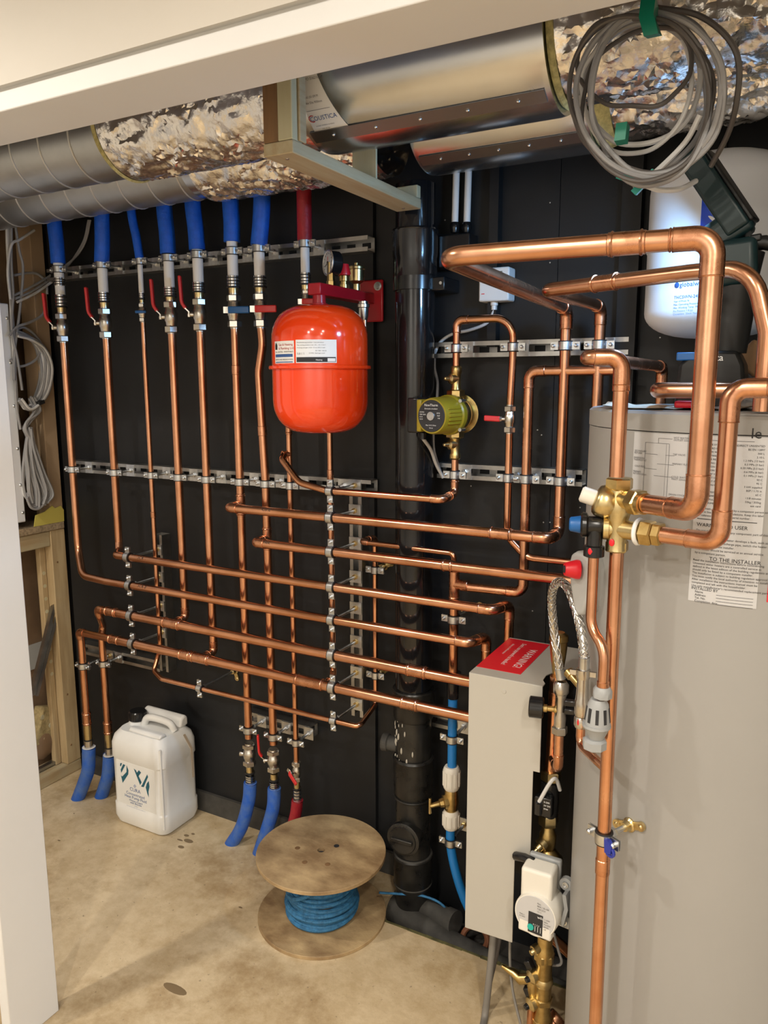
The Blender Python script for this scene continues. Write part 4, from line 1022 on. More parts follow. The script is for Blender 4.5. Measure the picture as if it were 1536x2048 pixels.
cable('pale cable from the thermostat box curving down behind the stack', [V3((gx, -0.012, b.z-0.02)), P(975, 645, -0.015), P(940, 660, -0.012), P(905, 668, -0.012), P(880, 685, -0.014), P(870, 705, -0.016)], 0.0042, 'cable_white')
cable('grey cable running down beside the stack to the pump', [P(870, 700, -0.02), P(869, 735, -0.02), P(875, 765, -0.025), P(874, 805, -0.09)], 0.0040, 'cable_grey')
cable('white flex leaving the bottom of the pump terminal box', [jb+V3((0.006, 0, -0.060)), P(862, 900, -0.10), P(872, 928, -0.06), P(886, 955, -0.035)], 0.0046, 'cable_white')
cable('thin grey cable following the pump flex down the wall', [P(867, 860, -0.07), P(868, 895, -0.06), P(873, 918, -0.05), P(882, 945, -0.03)], 0.0030, 'cable_grey')
for k, (px1, lab) in enumerate(((910, 'left'), (934, 'right'))):
    p0 = P(px1-3, 455, -0.02); t = thing('white_conduit', (p0.x, -0.012, p0.z-0.012), '%s of two white conduits dropping into a black box' % lab, 'conduit', 'white conduits')
    ob('conduit', MB().cyl((p0.x, -0.012, p0.z), (p0.x+0.004, -0.012, p0.z+0.20), 0.0088, 18), 'white_plastic', t)
    ob('gland', MB().lathe([(-0.012, 0.010), (-0.002, 0.013), (0.008, 0.013), (0.014, 0.0105)], (p0.x, -0.012, p0.z), (0, 0, 1), 12), 'black_plastic', t)
a, b = P(884, 474, -0.02), P(946, 535, -0.02)
ob('junction_box', MB().box((a.x, -0.045, b.z), (b.x, 0.0135, a.z)), 'black_plastic', None, 'black junction box below the two white conduits', 'box', bev=0.004)
# ================================================================ red expansion vessel on its manifold
RX, RYC = -1.106, -0.262
zt, zb_, zr = 1.722, 1.400, P(641, 733, -0.385).z
RR = 0.1225
t = thing('expansion_vessel', (RX, RYC, zb_), 'glossy red expansion vessel with rolled rim and white labels', 'expansion vessel')
def dome(r, h, n=10, up=True):
    out = []
    for k in range(n+1):
        a = math.pi/2*k/n; out.append((h*math.sin(a), 0.012+(r-0.012)*math.cos(a)**0.62 if k < n else 0.010))
    return out
zbm = zr
up = [(zr, RR)]+[(zt-0.085+d[0]/0.085*0.085, d[1]) for d in dome(RR, 0.085)]
ob('upper_shell', MB().lathe(up, (RX, RYC, 0), (0, 0, 1), 64), 'red_tank', t)
lo = [(zb_+0.085-d[0], d[1]) for d in dome(RR, 0.085)][::-1]+[(zr, RR)]
ob('lower_shell', MB().lathe(lo, (RX, RYC, 0), (0, 0, 1), 64), 'red_tank', t)
ob('rim', MB().lathe([(zr-0.005, RR-0.001), (zr-0.005, RR+0.006), (zr-0.003, RR+0.0085), (zr+0.003, RR+0.0085), (zr+0.005, RR+0.006), (zr+0.005, RR-0.001)], (RX, RYC, 0), (0, 0, 1), 64, False), 'red_tank', t)
def cyhit(px, py, cx, cy, R0):
    r = ray(px, py); o = CAM[:2]-np.array([cx, cy]); a_ = r[:2] @ r[:2]; b_ = 2*(r[:2] @ o); c_ = o @ o-R0*R0
    k = (-b_-math.sqrt(max(0, b_*b_-4*a_*c_)))/2/a_; p = CAM+r*k; return math.atan2(p[0]-cx, -(p[1]-cy)), p[2]
R1 = RR+0.0006
f0, z0_ = cyhit(592, 726, RX, RYC, R1); f1, z1_ = cyhit(673, 681, RX, RYC, R1)
fn = onround(RX, RYC, R1, f0, z0_); Wd = (f1-f0)*R1; Ht = z1_-z0_+0.002
lb = ob('data_label', patch(MB(), fn, 0, Wd, 0, Ht, 14), 'paper', t)
fn2 = onround(RX, RYC, R1+0.0004, f0, z0_)
ob('label_band', patch(MB(), fn2, 0.002, Wd-0.002, 0.002, Ht*0.25, 14), 'ink', lb)
tx = MB(); fn3 = onround(RX, RYC, R1+0.0008, f0, z0_)
for k, s in enumerate(['Betriebsanleitung beachten - read instructions', 'Max. working pressure 3 bar  18 L  -10 / +110 C', 'Precharge nitrogen 1.0 bar  do not drill or weld']): write(tx, s, 0.0036, fn3, 0.004, Ht*0.86-0.0062*k)
write(tx, '0.0 1 1', 0.007, fn3, 0.004, Ht*0.36); write(tx, 'CE 0036  diaphragm vessel', 0.0036, fn3, 0.034, Ht*0.40)
write(tx, 'EN 13831  DN 20', 0.0036, fn3, 0.05, Ht*0.50)
ob('lettering', tx, 'ink_grey', lb)
tx = MB(); write(tx, 'Heating', 0.005, fn3, Wd*0.5, Ht*0.10); ob('lettering', tx, 'ink_white', lb)
mb = MB(); patch(mb, fn3, Wd*0.78, Wd*0.97, 0.003, Ht*0.20, 5); ob('emblem', mb, 'paper', lb)
f2, _ = cyhit(550, 700, RX, RYC, R1); f3, _ = cyhit(588, 700, RX, RYC, R1)
fa_ = onround(RX, RYC, R1, f2, z0_); W2 = (f3-f2)*R1
lb = ob('installer_label', patch(MB(), fa_, 0, W2, 0, Ht*0.97, 14), 'paper', t)
fa_ = onround(RX, RYC, R1+0.0005, f2, z0_)
tx = MB(); write(tx, 'Gas & Heating', 0.0085, fa_, W2*0.28, Ht*0.76); write(tx, '& Plumbing Ltd.', 0.0085, fa_, W2*0.28, Ht*0.60); ob('lettering', tx, 'ink_red', lb)
tx = MB(); write(tx, 'GAS - HEATING - RENEWABLES', 0.0048, fa_, 0.004, Ht*0.47); write(tx, 'SERVICE AND BREAKDOWN', 0.0052, fa_, 0.004, Ht*0.13); ob('lettering', tx, 'ink', lb)
mb = MB(); patch(mb, fa_, 0.004, W2*0.95, Ht*0.27, Ht*0.40, 8); patch(mb, fa_, 0.004, W2*0.95, Ht*0.03, Ht*0.07, 8); ob('blue_band', mb, 'ink_blue', lb)
mb = MB(); mb.add([fa_(W2*x, Ht*y) for x, y in ((0.05, 0.6), (0.2, 0.6), (0.2, 0.8), (0.12, 0.92), (0.05, 0.8))], [(0, 1, 2, 3, 4)]); ob('emblem', mb, 'ink', lb)

zM = P(643, 580, RYC).z
t = thing('manifold_bracket', (RX, -0.14, zM-0.05), 'dark red wall bracket manifold carrying gauge and brass vents', 'manifold')
ob('arm', MB().box((RX-0.020, RYC-0.022, zM-0.013), (RX+0.018, -0.006, zM+0.016)), 'red_arm', t, bev=0.003)
ob('wall_plate', MB().box((RX-0.03, -0.009, zM-0.062), (RX+0.045, -0.0008, zM+0.052)), 'red_arm', t, bev=0.006)
ob('plate_bolt', MB().lathe([(0, 0.012), (0.002, 0.012), (0.002, 0.008), (0.007, 0.007)], (RX+0.030, -0.009, zM+0.034), (0, -1, 0), 16), 'zinc', t)
ob('vessel_stub', MB().lathe([(zt-0.004, 0.020), (zt+0.004, 0.021), (zt+0.005, 0.017), (zM-0.01, 0.016)], (RX+0.0, RYC, 0), (0, 0, 1), 22), 'red_arm', t)
fy = -0.07
ob('lower_fitting', MB().lathe([(zM-0.062, 0.011), (zM-0.05, 0.014), (zM-0.03, 0.015), (zM-0.028, 0.018), (zM-0.02, 0.018), (zM-0.018, 0.014), (zM-0.012, 0.014)], (RX+0.018, fy, 0), (0, 0, 1), 18), 'nickel', t)
# on the arm: gauge, safety valve, air vent
gy, sy_, vy = -0.205, -0.14, -0.075
xg = P(662, 525, gy).x; zg = P(662, 525, gy).z
t = thing('pressure_gauge', (RX, gy, zM+0.016), 'round black pressure gauge with grey dial above the manifold', 'gauge')
gd = V3((-0.55, -0.83, 0.05)).normalized(); gc = V3((RX-0.008, gy, zg))
ob('body', MB().lathe([(-0.030, 0.028), (-0.026, 0.031), (-0.002, 0.031), (0, 0.0325)], gc, gd, 32), 'black_plastic', t)
ob('bezel', MB().torus(gc, gd, 0.0305, 0.0026, 32, 8), 'zinc', t)
dl = ob('dial', MB().lathe([(0, 0.0300), (0.0006, 0.0298)], gc, gd, 32), 'glass_gauge', t)
gu = V3((0, 0, 1)).cross(gd).normalized(); gv = gd.cross(gu)
mk = MB()
for k in range(13):
    a = math.radians(-40+k*21.5); d = gu*math.cos(a)+gv*math.sin(a); mk.obox(gc+gd*0.001+d*0.024, d, gd, d.cross(gd), 0.005, 0.0004, 0.0010)
mk.obox(gc+gd*0.0014+(gu*-0.6-gv*0.3)*0.012, gu*-0.9-gv*0.45, gd, gv, 0.022, 0.0006, 0.0016); mk.lathe([(0.001, 0.0035), (0.003, 0.003)], gc, gd, 12)
write(mk, 'bar', 0.006, flat(gc+gd*0.0012, gu, gv), 0, -0.019, 'CENTER'); ob('markings', mk, 'ink', dl)
ob('red_pointer', MB().obox(gc+gd*0.0016+gv*0.006, gu, gd, gv, 0.0012, 0.0005, 0.018), 'label_red', dl)
ob('stem', MB().lathe([(0, 0.012), (0.012, 0.012), (0.013, 0.010), (zg-zM-0.016, 0.009)], (RX, gy, zM+0.016), (0, 0, 1), 6), 'brass', t)
t = thing('safety_valve', (RX, sy_, zM+0.016), 'brass safety valve with red cap on the manifold', 'valve')
ob('body', MB().lathe([(0, 0.013), (0.01, 0.013), (0.011, 0.010), (0.018, 0.010), (0.019, 0.014), (0.032, 0.014), (0.034, 0.012)], (RX, sy_, zM+0.016), (0, 0, 1), 14), 'brass', t)
ob('cap', MB().lathe([(0.034, 0.0175), (0.040, 0.018), (0.058, 0.0135), (0.062, 0.013), (0.063, 0.010)], (RX, sy_, zM+0.016), (0, 0, 1), 14), 'label_red', t)
t = thing('air_vent', (RX, vy, zM+0.016), 'brass bottle air vent at the wall end of manifold', 'valve')
ob('body', MB().lathe([(0, 0.010), (0.018, 0.010), (0.022, 0.015), (0.026, 0.021), (0.055, 0.0225), (0.057, 0.0245), (0.063, 0.0245), (0.066, 0.020)], (RX, vy, zM+0.016), (0, 0, 1), 26), 'brass_bright', t)
ob('vent_cap', MB().lathe([(0.066, 0.006), (0.074, 0.006), (0.076, 0.003)], (RX, vy, zM+0.016), (0, 0, 1), 12), 'brass', t)

# ================================================================ ducts and their hanger
AY, BYD, DZ = -0.497, -0.236, 2.134
def xof(px, py, Y): return P(px, py, Y).x
def duct_y(px, py, Y, Z): return PZ(px, py, Z).x
def spiral(label, x0, x1, y, r, phase):
    t = thing('spiral_duct', ((x0+x1)/2, y, DZ-r), label, 'duct', 'bare spiral ducts')
    ob('tube', MB().cyl((x0, y, DZ), (x1, y, DZ), r, 56), 'duct_steel', t)
    pitch = 0.107; n = int((x1-x0)/pitch*40); pts = []
    for k in range(n):
        a = 2*math.pi*k/40+phase; pts.append(V3((x0+pitch*k/40, y+r*math.sin(a), DZ+r*math.cos(a))))
    ob('lock_seam', MB().tube(pts, 0.0028, 6), 'seam_bright', t)
    return t
def foil(label, x0, x1, y, z, r, seed, amp=0.010, sag=0.0):
    n, k = int((x1-x0)/0.0062), 104; mb = MB(); vs = []; fs = []
    rr = random.Random(int(seed*10))
    for i in range(n+1):
        e_ = min(1, i/3, (n-i)/3)
        for j in range(k):
            x = x0+(x1-x0)*i/n+rr.uniform(-0.002, 0.002)*(1 if 0 < i < n else 0)
            a = 2*math.pi*(j+rr.uniform(-0.34, 0.34))/k; d = V3((0, math.sin(a), math.cos(a)))
            p = V3((x*13+seed, d.y*2.9, d.z*2.9))
            w_ = noise.noise_vector(p*0.7)*0.8; s = 1-abs(noise.noise(p*0.9+w_))*2.2; s2 = 1-abs(noise.noise(p*2.2+w_*2+V3((3, 1, 7))))*2.2; s3 = 1-abs(noise.noise(p*4.6+w_*3))*2.2
            h = amp*(0.50*s+0.38*s2+0.13*s3+rr.uniform(-0.05, 0.05))-amp*0.5
            vs.append(V3((x, y, z-sag*math.sin(math.pi*i/n)))+d*(r+h*e_))
    for i in range(n):
        for j in range(k):
            q = (i*k+j, i*k+(j+1) % k, (i+1)*k+(j+1) % k, (i+1)*k+j)
            fs += [(q[0], q[1], q[2]), (q[0], q[2], q[3])] if (i+j) % 2 else [(q[0], q[1], q[3]), (q[1], q[2], q[3])]
    mb.add(vs, fs)
    t = thing('foil_duct', ((x0+x1)/2, y, z-r), label, 'duct', 'foil wrapped ducts')
    o = ob('foil_jacket', mb, 'foil', t, ang=32)
    return t
XT = -0.890                                  # hanger timber
SLR = 0.131
xu0 = PZ(192, 300, DZ-0.09).x; xl0 = PZ(366, 395, DZ-0.08).x
xu0 = P(195, 330, AY-0.1).x; xl0 = P(372, 395, BYD-0.1).x
spiral('upper bare spiral steel duct at the left, beneath the lintel', -2.615, xu0, AY, 0.106, 0.6)
spiral('lower bare spiral steel duct at the left, nearer the wall', -2.615, xl0, BYD, 0.106, 2.2)
fo = foil('crinkled foil duct left of the timber hanger, nearer the door', xu0+0.012, XT-0.048, AY, DZ, 0.116, 1.0)
ob('insulation_end', MB().lathe([(0, 0.1065), (0, 0.117), (0.006, 0.121), (0.013, 0.117)], (xu0, AY, DZ), (1, 0, 0), 48, False), 'wool_yellow', fo)
fo = foil('crinkled foil duct left of the timber hanger, nearer the wall', xl0+0.006, XT-0.030, BYD, DZ-0.004, 0.114, 5.0)
ob('foil_collar', MB().lathe([(-0.03, 0.1066), (-0.03, 0.1075), (0.012, 0.112), (0.05, 0.117)], (xl0, BYD, DZ), (1, 0, 0), 48, False), 'silencer_steel', fo)
def silencer(label, x0, x1, y, z, r, lab=False):
    t = thing('duct_silencer', ((x0+x1)/2, y, z-r), label, 'duct silencer', 'round steel silencers')
    ob('casing', MB().lathe([(0, r*0.80), (0.0, r*0.985), (0.012, r), (x1-x0-0.012, r), (x1-x0, r*0.985), (x1-x0, r*0.80)], (x0, y, z), (1, 0, 0), 72), 'silencer_steel', t)
    a = math.radians(-152)
    d = V3((0, math.sin(a), math.cos(a)))
    w_ = MB().obox(V3(((x0+x1)/2, y, z))+d*(r+0.0012), (1, 0, 0), d.cross(V3((1, 0, 0))), d, x1-x0-0.02, 0.028, 0.0024); sm = ob('seam_strip', w_, 'seam_steel', t)
    rv = MB()
    for k in range(5): rv.sphere(V3((x0+0.06+(x1-x0-0.12)*k/4, y, z))+d*(r+0.0026), 0.0035, 8, 6)
    ob('rivets', rv, 'chrome', sm, kind='stuff')
    return t
xs1 = P(1088, 130, AY-0.11).x
s1_ = silencer('large steel duct silencer nearer the door with white maker label', XT-0.040, xs1, AY, DZ, SLR)
xs2 = P(1180, 300, BYD-0.06).x
s2_ = silencer('large steel duct silencer nearer the wall, partly hidden', XT+0.075, xs2, BYD, DZ, SLR*0.99)
# maker label on the near silencer
def onlying(x0, y, z, R, th0):
    def fn(a, b):
        th = th0-b/R; return V3((x0+a, y-R*math.sin(th), z-R*math.cos(th)))
    return fn
# th measured from straight down towards the camera
x_l = P(601, 250, -0.62).x; R_ = SLR+0.0008
fn = onlying(x_l, AY, DZ, R_, math.radians(30))
def fnl(a, b):
    th = math.radians(32)+b/R_; return V3((x_l+a, AY-R_*math.sin(th), DZ-R_*math.cos(th)))
Lh = 0.115
mb = MB(); n = 10; vs = []
for i in range(n+1):
    b = Lh*i/n; w_ = 0.080-0.040*(b/Lh); vs += [fnl(0, b), fnl(w_, b)]
mb.add(vs, [(2*i, 2*i+1, 2*i+3, 2*i+2) for i in range(n)])
lb = ob('maker_label', mb, 'paper', s1_)
def fnt(a, b):
    th = math.radians(32)+b/(R_); return V3((x_l+a, AY-(R_+0.0006)*math.sin(th), DZ-(R_+0.0006)*math.cos(th)))
tx = MB(); write(tx, 'COUSTICA', 0.0125, fnt, 0.003, 0.026); ob('lettering', tx, 'ink_blue', lb)
tx = MB(); write(tx, 'C', 0.021, fnt, -0.001, 0.0235); ob('lettering', tx, 'ink_red', lb)
tx = MB(); write(tx, 'LBS/PO S162106P', 0.0068, fnt, 0.003, 0.098); write(tx, 'R-N1.01-09.M', 0.006, fnt, 0.003, 0.068); write(tx, '14m Dia 900mm', 0.006, fnt, 0.003, 0.058)
write(tx, 'acoustic ventilation products', 0.0036, fnt, 0.010, 0.014); write(tx, 'www. tel. fax.', 0.0034, fnt, 0.020, 0.007); patch(tx, fnt, 0.002, 0.056, 0.0455, 0.0462, 3); ob('lettering', tx, 'ink_grey', lb)
xf = xs1+0.012
fo = foil('crinkled foil duct behind the hanging cable coil, nearer the door', xf, 0.62, AY, DZ+0.004, 0.118, 9.0, 0.012)
ob('insulation_end', MB().lathe([(0, 0.10), (0, 0.119), (0.006, 0.123), (0.013, 0.118)], (xs1+0.002, AY, DZ), (1, 0, 0), 48, False), 'wool_yellow', fo)
fo = foil('crinkled foil duct behind the hanging cable coil, nearer the wall', xs2+0.03, 0.62, BYD, DZ+0.004, 0.116, 13.0, 0.012)
ob('insulation_end', MB().lathe([(0, 0.10), (0, 0.118), (0.02, 0.124), (0.04, 0.118)], (xs2+0.002, BYD, DZ), (1, 0, 0), 48, False), 'wool_yellow', fo)
# timber hanger
zbm_ = P(556, 310, -0.69).z; XA_, XB_, XC_ = P(527, 309, -0.69).x, P(556, 309, -0.69).x, P(586, 312, -0.69).x
ybk = PZ(819, 421, zbm_).y
BH = 0.024
t = thing('timber_hanger', ((XA_+XC_)/2, -0.43, zbm_), 'pale timber hanger frame carrying the two duct silencers', 'hanger')
ob('cross_beam', MB().box((XA_, -0.690, zbm_), (XC_, ybk, zbm_+BH)), 'timber_y', t, bev=0.002)
ob('brown_post', MB().box((XA_, -0.689, zbm_+BH+0.0005), (XB_, -0.660, CEIL-0.001)), 'timber_brown', t, bev=0.002)
ob('pale_post', MB().box((XB_+0.0005, -0.690, zbm_+BH+0.0005), (XC_-0.001, -0.655, CEIL-0.001)), 'timber_pale', t, bev=0.002)
ob('side_batten', MB().box((XC_-0.0005, -0.672, zbm_+BH+0.0005), (P(600, 250, -0.672).x, -0.650, CEIL-0.001)), 'timber_y', t, bev=0.002)
ob('middle_post', MB().box((XA_+0.004, -0.3665, zbm_+BH+0.0005), (XC_-0.003, -0.3600, CEIL-0.001)), 'timber_pale', t, bev=0.001)
ob('back_post', MB().box((XA_+0.01, ybk-0.020, zbm_+BH+0.0005), (XC_-0.001, ybk, zbm_+BH+0.03)), 'timber_pale', t, bev=0.002)
for y in (-0.66, ybk+0.03-0.06):
    ob('screw', MB().lathe([(0, 0.004), (0.001, 0.003)], ((XA_+XC_)/2, y, zbm_), (0, 0, -1), 10), 'zinc', t)

# ---------------------------------------------------------------- hanging cable coil
def YC(px, py, Y): return P(px, py, Y)
t = thing('cable_coil', YC(1290, 380, -0.66), 'grey cable coil with green tape hanging in front of foil ducts', 'cable coil')
random.seed(3)
loops = [(1300, 190, 150, 165, 0.0, 0), (1292, 182, 158, 160, 0.2, 1), (1285, 200, 130, 150, 0.3, 0), (1300, 195, 120, 175, -0.1, 0), (1275, 170, 115, 140, 0.4, 1), (1310, 185, 130, 165, 0.1, 0), (1295, 205, 145, 150, 0.5, 1), (1282, 190, 140, 172, -0.2, 1), (1270, 120, 120, 95, -0.35, 1), (1280, 160, 125, 130, 0.25, 0)]
for k, (cx_, cy_, rx, ry, tw, c_) in enumerate(loops):
    pts = []
    for j in range(14):
        a = 2*math.pi*j/14; ca, sa = math.cos(a), math.sin(a)
        x_ = cx_+rx*ca*math.cos(tw)-ry*sa*math.sin(tw)*0.5+random.uniform(-5, 5); y_ = cy_+ry*sa+rx*ca*math.sin(tw)*0.4+random.uniform(-5, 5)
        y_ = max(y_, 14+3*k)
        pts.append(P(x_, y_, -0.70+0.010*((k*3) % 7)+0.012*math.sin(a*2+k)))
    ob('cable_turn', MB().tube(spline(pts, 5, True), 0.0036 if c_ else 0.0042, 8, closed=True), ['cable_grey', 'cable_dark'][c_] if k not in (4, 9) else 'cable_white', t)
pts = [P(1310, 15, -0.69), P(1395, 30, -0.69), P(1455, 75, -0.69), P(1478, 130, -0.68), P(1472, 210, -0.66), P(1455, 270, -0.62), P(1422, 332, -0.58)]
ob('loose_end', MB().tube(spline(pts, 6), 0.0042, 8), 'cable_dark', t)
pts = [P(1268, 378, -0.66), P(1310, 345, -0.66), P(1370, 285, -0.67), P(1400, 230, -0.68)]
ob('loose_end', MB().tube(spline(pts, 6), 0.0042, 8), 'cable_white', t)
pts = [P(1288, 370, -0.655), P(1320, 380, -0.64), P(1360, 378, -0.62), P(1392, 362, -0.58)]
ob('loose_end', MB().tube(spline(pts, 6), 0.0042, 8), 'cable_white', t)
ob('green_tape', MB().ribbon([P(1300, 8, -0.715), P(1296, 40, -0.72), P(1306, 72, -0.715)], (1, 0, 0), 0.020, 0.030), 'green_tape', t)
ob('green_tape', MB().ribbon([P(1246, 250, -0.71), P(1242, 285, -0.712)], (1, 0, 0), 0.016, 0.020), 'green_tape', t)
ob('tape_tab', MB().ribbon([P(1268, 386, -0.658), P(1310, 342, -0.658)], (0, 1, 0.2), 0.014, 0.010), 'cyan_tape', t)
ob('tape_tab', MB().ribbon([P(1236, 350, -0.665), P(1270, 362, -0.665)], (0, 1, 0.2), 0.014, 0.010), 'cyan_tape', t)
ob('hook_strap', MB().cyl(P(1308, 12, -0.69), V3((P(1308, 12, -0.69).x, -0.69, CEIL-0.001)), 0.003, 8), 'cable_dark', t)
# ================================================================ hot water cylinder
ZT = 1.482
t = thing('hot_water_cylinder', (CX, CY_, 0), 'tall pale grey hot water cylinder at the right', 'cylinder')
ob('shell', MB().lathe([(0, CR-0.004), (0.004, CR), (ZT-0.0325, CR)], (CX, CY_, 0), (0, 0, 1), 96), 'cylinder_grey', t)
ob('lid', MB().lathe([(ZT-0.031, CR+0.001), (ZT-0.004, CR+0.001), (ZT, CR-0.004), (ZT, 0.01)], (CX, CY_, 0), (0, 0, 1), 96), 'cylinder_grey', t)
RL = CR+0.0006
fA0, zA0 = cyhit(1262, 1000, CX, CY_, RL); fA1, _ = cyhit(1372, 940, CX, CY_, RL); _, zA1 = cyhit(1268, 854, CX, CY_, RL)
zA1 = min(zA1, ZT-0.034)
fnA = onround(CX, CY_, RL, fA0, 0)
WA = (fA1-fA0)*RL
lb = ob('diagram_label', patch(MB(), fnA, 0, WA, zA0, zA1, 12), 'label_silver', t)
fnB = onround(CX, CY_, RL+0.0006, fA0, zA0); HA = zA1-zA0
d = MB(); lw = 0.0006
bx0, bx1, by0, by1 = WA*0.25, WA*0.70, HA*0.03, HA*0.86
for (x0, x1, y0, y1) in ((bx0, bx1, by1, by1+lw), (bx0, bx1, by0, by0+lw), (bx0, bx0+lw, by0, by1), (bx1, bx1+lw, by0, by1), (bx1*0.93, bx1*0.93+lw*0.6, by0, by1),
    (bx0, WA*0.5, HA*0.70, HA*0.70+lw), (bx0, WA*0.5, HA*0.49, HA*0.49+lw), (bx1*0.92, WA*0.8, HA*0.70, HA*0.70+lw), (WA*0.45, WA*0.8, HA*0.40, HA*0.40+lw), (WA*0.5, WA*0.8, HA*0.57, HA*0.57+lw), (WA*0.5, WA*0.75, HA*0.93, HA*0.93+lw), (WA*0.5, WA*0.5+lw, HA*0.86, HA*0.93)):
    patch(d, fnB, x0, x1, y0, y1, 3)
for x, y, s in ((0.03, 0.72, 'SECONDARY'), (0.03, 0.69, 'RETURN'), (0.02, 0.62, 'IMMERSION'), (0.02, 0.59, 'THERMOSTAT'), (0.05, 0.50, 'COLD FEED'), (0.02, 0.42, 'PRIMARY'), (0.02, 0.39, 'RETURN 22mm'), (0.77, 0.94, 'HOT WATER'), (0.77, 0.91, 'OUTLET 22mm'), (0.77, 0.71, 'T&P VALVE'), (0.77, 0.58, 'PRIMARY FLOW'), (0.77, 0.40, 'COLD WATER'), (0.77, 0.37, 'INLET 22mm'), (0.74, 0.15, 'DRAIN COCK')):
    write(d, s, 0.0042, fnB, WA*x, HA*y)
ob('diagram', d, 'ink_grey', lb)
fB0, zB0 = cyhit(1376, 1200, CX, CY_, RL); fB1, _ = cyhit(1522, 1100, CX, CY_, RL)
fnC = onround(CX, CY_, RL+0.0003, fB0, 0); WB = (fB1-fB0)*RL; zB1 = zA1
lb = ob('data_label', patch(MB(), fnC, 0, WB, zB0, zB1, 14), 'label_silver', t)
fnD = onround(CX, CY_, RL+0.0009, fB0, 0); HB = zB1-zB0
d = MB()
zpx = lambda px, py: cyhit(px, py, CX, CY_, RL)[1]
write(d, 'le', 0.022, fnD, WB*0.74, zpx(1480, 876)); patch(d, fnD, WB*0.05, WB*0.80, zpx(1450, 882), zpx(1450, 882)+0.0005, 4)
left = ['STORAGE SYSTEM', 'STANDARD HEAT LOSS', 'MAXIMUM WATER SUPPLY', 'MAX PRIMARY PRESSURE', 'PRESSURE REDUCING', 'OPERATING PRESSURE', 'EXPANSION VALVE', 'EXPANSION VESSEL', 'P&T RELIEF VALVE', 'MAX HEAT SOURCE', 'COIL HEAT INPUT', 'IMMERSION HEATER', 'POWER', 'HEAT UP TIME', 'WEIGHT EMPTY', 'WEIGHT FULL', 'SERIAL NUMBER']
right = ['INDIRECT UNVENTED', 'BS EN 12897', '300 L', '2.10 L', '1.2 MPa (12 bar)', '0.3 MPa (3 bar)', '0.35 MPa (3.5 bar)', '0.6 MPa (6 bar)', '0.1 MPa (1 bar)', '90 C', '95 C', '3 kW supplied', 'BSP / 1.75 in', '65 C', '13.8 minutes', '55kg / 355kg', 'see card']
for k in range(17):
    z = zpx(1450, 892+7.4*k); write(d, left[k], 0.0040, fnD, WB*0.05, z); write(d, right[k], 0.0042, fnD, WB*0.95, z, 'RIGHT')
for k, s in enumerate(['The system must be installed by a competent person and', 'fitted in line with current regulations. Keep this label', 'for reference and quote the serial number.']): write(d, s, 0.0044, fnD, WB*0.05, zpx(1450, 1022+7*k))
patch(d, fnD, WB*0.06, WB*0.92, zpx(1450, 1041)-0.001, zpx(1450, 1041), 6)
write(d, 'WARNING TO USER', 0.0080, fnD, WB*0.06, zpx(1440, 1056))
for k, s in enumerate(['Do not remove or adjust any component part of this unvented water', 'heater.', 'If this unvented water heater develops a fault, such as a flow of', 'hot water from the discharge pipe, switch the heater off and', 'contact a competent installer.', 'This heater should be serviced at an annual service', 'by a competent person.']): write(d, s, 0.0047, fnD, WB*0.06, zpx(1440, 1066+7.6*k))
write(d, 'TO THE INSTALLER', 0.0084, fnD, WB*0.28, zpx(1440, 1123))
for k, s in enumerate(['Read the installation instructions before commencing.', 'Unvented water heaters are a controlled service as', 'defined in the latest edition of the building regulations and', 'should only be fitted by a competent installer.', 'The installation is subject to building regulation approval.', 'You must notify the local authority of intention to install.', 'After installation the instructions manual must be', 'completed and left with the householder.', "Use only manufacturer's recommended replacement parts"]): write(d, s, 0.0047, fnD, WB*0.04, zpx(1430, 1126+6.5*k))
write(d, 'INSTALLED BY', 0.0062, fnD, WB*0.04, zpx(1430, 1187-3))
for k, s in enumerate(['Name', 'Address', 'Tel. No.', 'Completion date']):
    z = zpx(1430, 1190+6.2*k); write(d, s, 0.0050, fnD, WB*0.10, z); patch(d, fnD, WB*0.42, WB*0.95, z, z+0.0005, 4)
ob('lettering', d, 'ink', lb)
f4, z4 = cyhit(1533, 1204, CX, CY_, RL); _, z5 = cyhit(1533, 1135, CX, CY_, RL)
fnE = onround(CX, CY_, RL+0.0004, f4, 0)
ob('red_label', patch(MB(), fnE, 0, 0.07, z4, z5-0.004, 6), 'label_red', t)
_, z6 = cyhit(1533, 1050, CX, CY_, RL); ob('white_label', patch(MB(), fnE, 0, 0.07, z5, z6, 6), 'paper', t)

# immersion cover with red knob on the cylinder's left flank
t = thing('thermostat_cover', P(1165, 1228, -0.53), 'light grey rounded cover with red knob on the cylinder side', 'cover')
cvx = P(1165, 1160, -0.52)
nrm = V3((-0.58, -0.815, 0)).normalized(); cu = V3((-nrm.y, nrm.x, 0)) ; cu = V3((0.815, -0.58, 0)).normalized(); cv = V3((0, 0, 1))
oc = P(1160, 1160, -0.59)
outl = [(-0.024, 0.030), (-0.020, 0.045), (-0.006, 0.053), (0.012, 0.053), (0.030, 0.046), (0.036, 0.030), (0.034, -0.020), (0.020, -0.058), (0.008, -0.066), (-0.006, -0.056), (-0.020, -0.010)]
ob('shell', MB().prism(outl[::-1], oc+nrm*0.008, cu, cv, -0.040), 'light_grey', t, bev=0.007, seg=4)
kc = P(1158, 1139, -0.60)
kd = V3((-0.87, -0.48, 0.03)).normalized()
ob('knob', MB().lathe([(0, 0.0175), (0.006, 0.0175), (0.009, 0.0165), (0.024, 0.0125), (0.026, 0.0115)], kc, kd, 22), 'label_red', t)
ob('knob_centre', MB().lathe([(0, 0.007), (0.0015, 0.0065)], kc+kd*0.026, kd, 16), 'ink', t)

